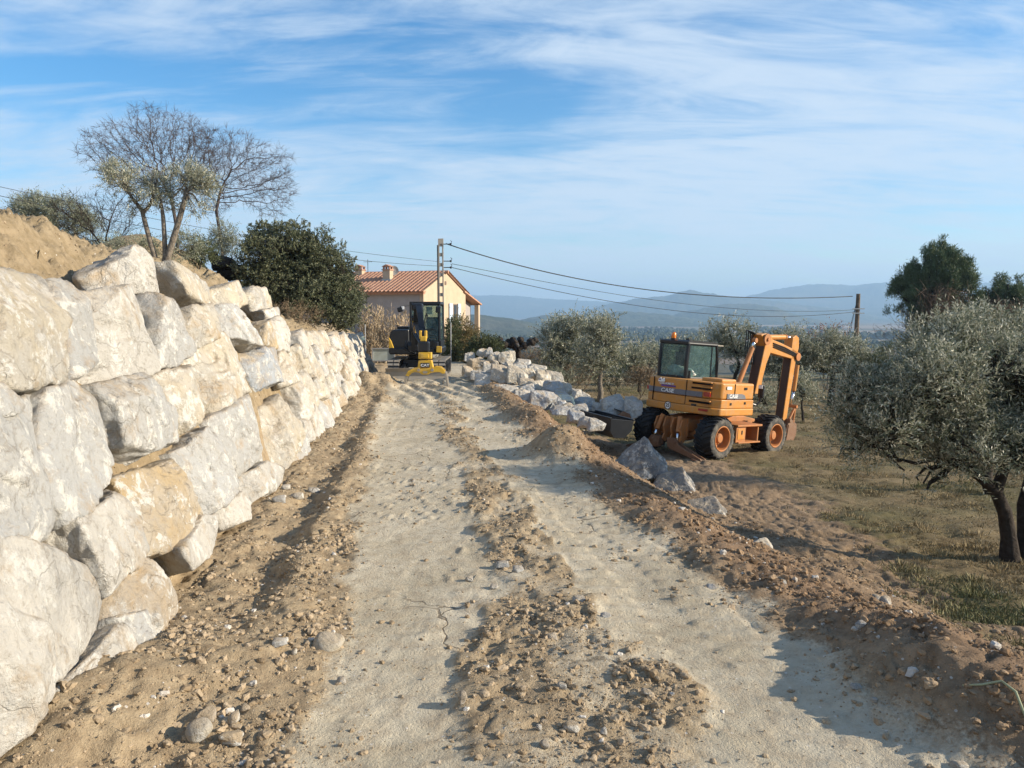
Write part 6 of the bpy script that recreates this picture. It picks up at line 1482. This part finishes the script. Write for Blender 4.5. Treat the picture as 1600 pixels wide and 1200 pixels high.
    a, b2, c_ = c5(1425, 330), c5(1396, 520), c5(1372, 628)
    rm = MB().tube([(.15, a[0] + .12, a[1]), (.15, b2[0] + .14, b2[1])], .058, 14).build('bucket_ram', ORANGE, root); MB().tube([(.15, b2[0] + .14, b2[1]), (.15, c_[0] + .14, c_[1])], .034, 12).build('ram_rod', CHROME, rm, smooth=True)
    e1, e2 = c5(1345, 735), c5(1372, 632); mb = MB()
    for x in (-.0, .30): mb.tube([(x, e1[0], e1[1] + .05), (x, e2[0] + .14, e2[1])], .035, 8); mb.tube([(x, e2[0] + .14, e2[1]), (x, e1[0] + .22, e1[1] - .05)], .035, 8)
    mb.cyl((-.04, e2[0] + .14, e2[1]), (.36, e2[0] + .14, e2[1]), .05, 12); mb.build('link', ORANGED, root)
    mb = MB(); mb.box((.15, e1[0] + .12, e1[1] - .06), (.34, .36, .14)); mb.cyl((-.06, e1[0], e1[1]), (.36, e1[0], e1[1]), .06, 12); mb.build('quick_coupler', RUSTM, root, bevel=.01)
    # ---- bucket
    z1_, yb = e1[1] - .12, e1[0]
    prof = [(yb - .10, z1_), (yb + .34, z1_), (yb + .36, z1_ - .28), (yb + .18, .10), (yb - .10, -.03), (yb - .22, .0), (yb - .16, .30), (yb - .14, .36)]
    mb = MB()
    for x in (-.05, .35): mb.prism(prof, 'x', x - .012, x + .012)
    for (a, b2) in zip(prof[1:5], prof[2:6]):
        dy, dz = b2[0] - a[0], b2[1] - a[1]; L_ = math.hypot(dy, dz); n = (-dz / L_ * .015, dy / L_ * .015)
        mb.prism([a, b2, (b2[0] + n[0], b2[1] + n[1]), (a[0] + n[0], a[1] + n[1])], 'x', -.04, .34)
    mb.prism([prof[0], prof[1], (prof[1][0], prof[1][1] + .05), (prof[0][0], prof[0][1] + .05)], 'x', -.04, .34)
    mb.prism([(yb - .14, z1_), (yb - .11, z1_), (yb - .16, .32), (yb - .19, .32)], 'x', -.04, .34)
    bk = mb.build('bucket', RUSTM, root)
    t = MB()
    for x in (-.02, .10, .20, .32): t.prism([(yb - .20, .02), (yb - .10, -.03), (yb - .25, -.13)], 'x', x - .03, x + .03)
    t.build('bucket_teeth', GREYST, bk)
    return O
EX_O = wheel_excavator()

def mini_excavator():
    Y = 26.2; O = at(655, 588, Y); O[2] = gz(O[0], Y) + .02
    root = empty('mini_excavator', O, 0, 'small black and yellow tracked digger with a stone grab at the end of the track', 'excavator')
    k = Y / F / 7.5; X = lambda cx: (cx - 412) * k; Z = lambda cy: (965 - cy) * k
    # frame: x to the right in the photo, -y towards the camera
    for cx0, cx1 in ((110, 238), (608, 755)):
        x0, x1 = X(cx0), X(cx1); tr = empty('track'); tr.parent = root; prof = []
        r_ = .27; L = 1.0
        for a in np.linspace(90, 270, 9): prof.append((-L + math.cos(R(a)) * r_, .29 + math.sin(R(a)) * r_))
        for a in np.linspace(-90, 90, 9): prof.append((L + math.cos(R(a)) * r_, .29 + math.sin(R(a)) * r_))
        MB().prism(prof, 'x', x0 + .02, x1 - .02).build('belt', BLACKM, tr)
        n = 40; g = MB(); per = np.array(prof + [prof[0]]); d = np.concatenate([[0], np.cumsum(np.hypot(*np.diff(per, axis=0).T))])
        for i in range(n):
            s = d[-1] * i / n; y, z = np.interp(s, d, per[:, 0]), np.interp(s, d, per[:, 1]); y2, z2 = np.interp((s + .02) % d[-1], d, per[:, 0]), np.interp((s + .02) % d[-1], d, per[:, 1])
            a = math.atan2(z2 - z, y2 - y); M = Matrix.Rotation(a, 4, 'X')
            for xa, xb in ((x0, (x0 + x1) / 2 - .015), ((x0 + x1) / 2 + .015, x1)): g.box(((xa + xb) / 2, y, z), (xb - xa, .075, .05), M.to_3x3())
        g.build('track_shoes', GREYST, tr)
        g = MB()
        for y in (-1, -.5, 0, .5, 1): g.cyl((x0 + .0, y, .26), (x1 - .0, y, .26), .13 if abs(y) < 1 else .2, 14)
        g.build('rollers', BLACKM, tr)
    mb = MB(); mb.box((X(425), 0, .42), (1.0, 1.3, .26)); mb.lathe([(0, 0), (.42, 0), (.42, .14), (0, .14)], (X(425), .1, .54), (0, 0, 1), 28); mb.build('chassis', BLACKM, root, bevel=.02)
    # blade
    yb = -1.62; xa, xb = X(108), X(765)
    bl = MB(); bl.prism([(yb - .05, Z(985)), (yb + .02, Z(985)), (yb + .10, Z(950)), (yb + .10, Z(890)), (yb + .02, Z(850)), (yb - .05, Z(850)), (yb + .03, Z(890)), (yb + .03, Z(940))], 'x', xa, xb)
    b = bl.build('blade', GREYST, root); mb = MB()
    for x in (X(280), X(570)): mb.prism([(yb + .05, .10), (yb + .05, .30), (-.6, .46), (-.6, .30)], 'x', x - .05, x + .05)
    mb.build('blade_arms', BLACKM, b)
    # house
    mb = MB(); mb.prism([(X(120), .74), (X(690), .74), (X(700), .80), (X(700), .95), (X(110), .95), (X(108), .80)], 'y', -.95, 1.05); mb.build('deck', BLACKM, root, bevel=.03)
    cov = MB(); cov.prism([(X(150), Z(715)), (X(110), Z(640)), (X(105), Z(520)), (X(118), Z(455)), (X(150), Z(432)), (X(330), Z(430)), (X(335), Z(700))], 'y', -.72, 1.1); cv = cov.build('engine_cover', BLACKM, root, bevel=.05, bseg=3)
    MB().box((X(226), .2, Z(417)), (X(292) - X(160), .5, Z(400) - Z(436))).build('intake_box', BLACKM, cv, bevel=.02)
    MB().prism([(X(101), Z(700)), (X(140), Z(702)), (X(158), Z(640)), (X(130), Z(560)), (X(103), Z(520))], 'y', -.76, .9).build('side_panel', YELLOW, cv, bevel=.02)
    # cab
    cx0, cx1, cz0, cz1, y0, y1 = X(330), X(690), .95, Z(118), -.62, .82
    cab = MB(); rr = .045
    for x in (cx0 + .05, cx1 - .05):
        for y in (y0 + .05, y1 - .05): cab.tube([(x, y, cz0), (x, y + (.05 if y < 0 else -.04), cz1 - .06)], rr, 8)
        cab.tube([(x, y0 + .1, cz1 - .06), (x, y1 - .1, cz1 - .06)], rr, 8)
    for y in (y0 + .1, y1 - .1): cab.tube([(cx0 + .05, y, cz1 - .06), (cx1 - .05, y, cz1 - .06)], rr + .01, 8)
    cab.box(((cx0 + cx1) / 2, (y0 + y1) / 2, cz1 - .03), (cx1 - cx0 - .02, y1 - y0 - .1, .08)); cab.box(((cx0 + cx1) / 2, (y0 + y1) / 2, 1.06), (cx1 - cx0 - .01, y1 - y0 - .02, .22)); cab.box(((cx0 + cx1) / 2, y1 - .03, 1.35), (cx1 - cx0 - .1, .05, .4))
    cb = cab.build('cab', BLACKM, root)
    MB().box(((cx0 + cx1) / 2, y0 + .07, 1.78), (cx1 - cx0 - .18, .01, cz1 - 1.28)).build('windscreen', GLASS, cb); MB().box(((cx0 + cx1) / 2, y1 - .07, 1.88), (cx1 - cx0 - .18, .01, cz1 - 1.5)).build('rear_window', GLASS, cb)
    for x in (cx0 + .05, cx1 - .05): MB().box((x, (y0 + y1) / 2, 1.75), (.01, y1 - y0 - .24, cz1 - 1.32)).build('side_window', GLASS, cb)
    MB().box((X(560), y0 + .055, 1.56), (X(640) - X(480), .02, .025)).build('windscreen_bar', BLACKM, cb)
    se = MB(); se.box((X(560), .25, 1.32), (.46, .46, .14)); se.box((X(560), .48, 1.66), (.44, .12, .6)); se.build('seat', BLACKM, cb, bevel=.03)
    MB().box((X(520), .5, Z(215)), (X(552) - X(480), .02, Z(170) - Z(258))).build('cab_notice', CLOTH, cb)
    for cx, cy, w, h in ((238, 205, 60, 55), (668, 205, 56, 75)):
        a = MB(); a.tube([(cx0 if cx < 412 else cx1 - .03, y0 + .06, cz1 - .12), (X(cx), y0 - .18, Z(cy - 30)), (X(cx), y0 - .2, Z(cy))], .018, 6); m = a.build('mirror_arm', BLACKM, cb)
        MB().box((X(cx), y0 - .2, Z(cy)), (w * k, .07, h * k), Matrix.Rotation(R(-14 if cx < 412 else 8), 3, 'Y')).build('mirror', BLACKM, m, bevel=.03)
    MB().box((X(268), y0 - .19, Z(186)), (30 * k, .06, 34 * k)).build('work_lamp', WHITE, cb)
    # right lower front
    MB().box((X(680), -.98, Z(652)), (60 * k, .06, 72 * k), Matrix.Rotation(R(4), 3, 'Y')).build('lamp_guard', YELLOW, root, bevel=.015)
    MB().box((X(640), -.8, Z(630)), (.16, .3, .36)).build('step', BLACKM, root, bevel=.03)
    # boom: up and over in front of the cab, reaching towards the camera
    def PX(cx, cy, y):
        Yp = O[1] + y; return ((600 + cx / 7.5) - CX) / F * Yp - O[0], CAMZ - (460 + cy / 7.5 - HOR) / F * Yp - O[2]
    xb_ = X(395)
    def bar(name, pts, w, mat, par, hw=.10):
        """box section member along (x, y, z) points in a near vertical plane"""
        m_ = MB(); pts = [Vector(p) for p in pts]; rings = []
        for i, p in enumerate(pts):
            t = (pts[min(i + 1, len(pts) - 1)] - pts[max(i - 1, 0)]).normalized(); n = Vector((0, -t.z, t.y)).normalized(); h = w[i] / 2; sd_ = Vector((hw, 0, 0))
            rings.append([p + n * h + sd_, p + n * h - sd_, p - n * h - sd_, p - n * h + sd_])
        vs = [q for r4 in rings for q in r4]; fs = [(0, 1, 2, 3), tuple(len(vs) - 4 + q for q in (3, 2, 1, 0))]
        for i in range(len(rings) - 1):
            for q in range(4): fs.append((i * 4 + q, i * 4 + (q + 1) % 4, i * 4 + 4 + (q + 1) % 4, i * 4 + 4 + q))
        m_.add(vs, fs); return m_.build(name, mat, par, bevel=.01)
    def P3(cx, cy, y): x, z = PX(cx, cy, y); return (x, y, z)
    mb = MB(); mb.prism([(-.55, .78), (-1.15, .85), (-1.2, 1.05), (-1.0, 1.15), (-.55, 1.1)], 'x', xb_ - .16, xb_ + .16); mb.build('swing_post', BLACKM, root, bevel=.03)
    bo = bar('boom', [(xb_, -1.02, 1.02), P3(385, 480, -1.2), P3(385, 320, -1.6), P3(390, 190, -2.1), P3(400, 140, -2.6)], [.2, .28, .34, .30, .2], BLACKM, root)
    bar('boom_flank', [P3(345, 660, -1.1), P3(345, 420, -1.35), P3(352, 260, -1.8)], [.10, .14, .10], BLACKM, bo, .06)
    MB().tube([P3(362, 440, -1.5), P3(360, 312, -1.75)], .06, 12).build('boom_ram', YELLOW, bo); MB().tube([P3(360, 312, -1.75), P3(388, 180, -2.2)], .03, 10).build('ram_rod', CHROME, bo)
    sk = bar('stick', [P3(408, 140, -2.6), P3(430, 250, -3.0), P3(450, 430, -3.5), P3(462, 600, -3.8)], [.16, .26, .20, .16], BLACKM, root, .09)
    MB().box(P3(398, 150, -2.55), (.34, .3, .22)).build('boom_head', BLACKM, bo, bevel=.05)
    MB().tube([P3(436, 480, -3.62), P3(428, 370, -3.35)], .045, 12).build('stick_ram', YELLOW, sk)
    lk = MB(); kg = (O[1] - 3.9) / F / 7.5
    for cx in (430, 492): lk.box(P3(cx, 470, -3.75), (30 * kg, .12, .24))
    lk.box(P3(464, 518, -3.78), (72 * kg, .14, .15)); lk.build('link', YELLOW, root, bevel=.02)
    MB().box(P3(470, 612, -3.8), (130 * kg, .28, 130 * kg)).build('rotator', BLACKM, root, bevel=.05)
    hs = MB(); rng = np.random.RandomState(9)
    for i in range(9): hs.tube([P3(330 + i * 16, 330, -1.9), P3(350 + 14 * i, 430 + rng.randint(0, 50), -2.8), P3(410 + i * 12, 560, -3.7), P3(400 + i * 16, 665, -3.85)], .015, 6)
    for i in range(2): hs.tube([P3(470, 400, -3.4), P3(480, 300, -3.5), P3(500 + 10 * i, 215 + 12 * i, -3.5), P3(516, 260, -3.5), P3(490, 330, -3.5), P3(482, 430, -3.6)], .014, 6)
    for i in range(7): x = X(300 + 20 * i); hs.tube([(x, -.9, Z(560)), (x, -1.15, Z(640 + 10 * i)), (X(400), -1.1, Z(700))], .02, 6)
    hs.build('hoses', BLACKM, root)
    # stone grab
    yg = -3.9; Xg = lambda cx: PX(cx, 0, yg)[0]; Zg = lambda cy: PX(0, cy, yg)[1]
    gr = MB(); gr.box((Xg(484), yg, Zg(715)), (150 * kg, .30, 76 * kg)); gr.box((Xg(484), yg - .16, Zg(716)), (90 * kg, .04, 46 * kg)); gr.prism([(Xg(410), Zg(768)), (Xg(560), Zg(768)), (Xg(582), Zg(868)), (Xg(395), Zg(868))], 'y', yg - .14, yg + .14)
    gr.prism([(Xg(395), Zg(868)), (Xg(584), Zg(862)), (Xg(560), Zg(910)), (Xg(520), Zg(934)), (Xg(450), Zg(934)), (Xg(412), Zg(905))], 'y', yg - .18, yg + .18); gb = gr.build('grab_body', YELLOW, root, bevel=.012)
    MB().box((Xg(486), yg - .145, Zg(825)), (106 * kg, .03, 54 * kg)).build('badge', BLACKL, gb); letters('CAT', .10, (Xg(486), yg - .166, Zg(826)), (HP_, 0, 0), WHITE, gb, 'badge_lettering', bold=.003, sx=1.25)
    MB().box((Xg(488), yg - .185, Zg(906)), (50 * kg, .012, 26 * kg)).build('data_plate', GREYST, gb)
    for s, piv, pts, claw in ((-1, (412, 880), [(425, 850), (350, 858), (290, 890), (255, 945), (290, 955), (318, 922), (360, 905), (420, 912)], [(252, 930), (292, 945), (276, 985), (258, 1050), (242, 1102), (236, 1095), (240, 1000)]), (1, (570, 880), [(555, 862), (610, 838), (668, 845), (712, 885), (722, 918), (690, 926), (655, 905), (600, 908), (560, 915)], [(690, 895), (732, 905), (744, 960), (752, 1030), (762, 1085), (745, 1080), (728, 1030), (714, 960)])):
        m_ = MB()
        for y in (yg - .16, yg + .10): m_.prism([(Xg(a), Zg(b)) for a, b in pts], 'y', y, y + .06)
        jaw = m_.build('grab_jaw', YELLOW, root, bevel=.006)
        c_ = MB()
        for y in (yg - .15, yg + .08): c_.prism([(Xg(a), Zg(b)) for a, b in claw], 'y', y, y + .07)
        c_.build('claw', GREYST, jaw, bevel=.006); MB().cyl((Xg(piv[0]), yg - .2, Zg(piv[1])), (Xg(piv[0]), yg + .2, Zg(piv[1])), .045, 12).build('pin', GREYST, jaw)
HP_ = math.pi / 2
mini_excavator()

def loose_bucket():
    """wide ditching bucket lying on the spoil"""
    A = lambda x, y: (840 + x / 8.0, 580 + y / 8.0)
    pa = np.array(at(*A(560, 560), 20.4)); pb = np.array(at(*A(1060, 690), 18.4)); pb[2] = pa[2] = (pa[2] + pb[2]) / 2
    h_ = ground_hit(*A(1010, 790)); 
    c = (pa + pb) / 2; L = np.linalg.norm((pb - pa)[:2]); ang = math.atan2(pb[1] - pa[1], pb[0] - pa[0])
    z0 = c[2] - .28
    root = empty('digger_bucket', (c[0], c[1], z0), ang, 'wide black ditching bucket lying between the boulder heap and the orange excavator', 'bucket'); root.scale = (.92, .85, .85)
    # local x along the width, y away from the camera: open side up
    prof = [(-.32, .56), (-.34, .20), (-.22, .0), (.12, -.02), (.36, .18), (.42, .46)]
    mb = MB()
    for a, b in zip(prof[:-1], prof[1:]):
        dy, dz = b[0] - a[0], b[1] - a[1]; l = math.hypot(dy, dz); n = (-dz / l * .02, dy / l * .02); mb.prism([a, b, (b[0] + n[0], b[1] + n[1]), (a[0] + n[0], a[1] + n[1])], 'x', -L / 2, L / 2)
    mb.build('shell', BLACKM, root)
    for x in (-L / 2, L / 2): MB().prism(prof, 'x', x - .015, x + .015).build('side_plate', BLACKM, root, bevel=.004)
    MB().box((0, -.33, .565), (L + .04, .05, .06)).build('cutting_edge', BLACKM, root, bevel=.008); MB().box((0, .42, .48), (L + .04, .06, .06)).build('back_rim', BLACKM, root, bevel=.008)
    mb = MB()
    for x in (-.16, .16): mb.prism([(.30, .10), (.62, .16), (.66, .34), (.50, .46), (.38, .40)], 'x', x - .02, x + .02)
    mb.build('lugs', BLACKM, root)
    # narrow second bucket behind
    c2 = np.array(at(*A(950, 565), 20.6)); r2 = empty('digger_bucket', (c2[0], c2[1], c2[2] - .22), ang - .12, 'smaller dark round backed bucket with a rusty end, lying behind the wide ditching bucket', 'bucket')
    w = .62; pr = [(-.24, .30), (-.26, .10), (-.15, -.06), (.05, -.08), (.22, .04), (.26, .22), (.20, .36), (.02, .44)]
    mb = MB()
    for a, b in zip(pr[:-1], pr[1:]):
        dy, dz = b[0] - a[0], b[1] - a[1]; l = math.hypot(dy, dz); n = (-dz / l * .02, dy / l * .02); mb.prism([a, b, (b[0] + n[0], b[1] + n[1]), (a[0] + n[0], a[1] + n[1])], 'x', -w, w)
    mb.build('shell', BLACKM, r2)
    for x in (-w, w): MB().prism(pr, 'x', x - .012, x + .012).build('side_plate', RUSTM, r2)
    MB().tube([(-w, -.24, .31), (w, -.24, .31)], .025, 8).build('lip', BLACKM, r2)
loose_bucket()
build_haze()
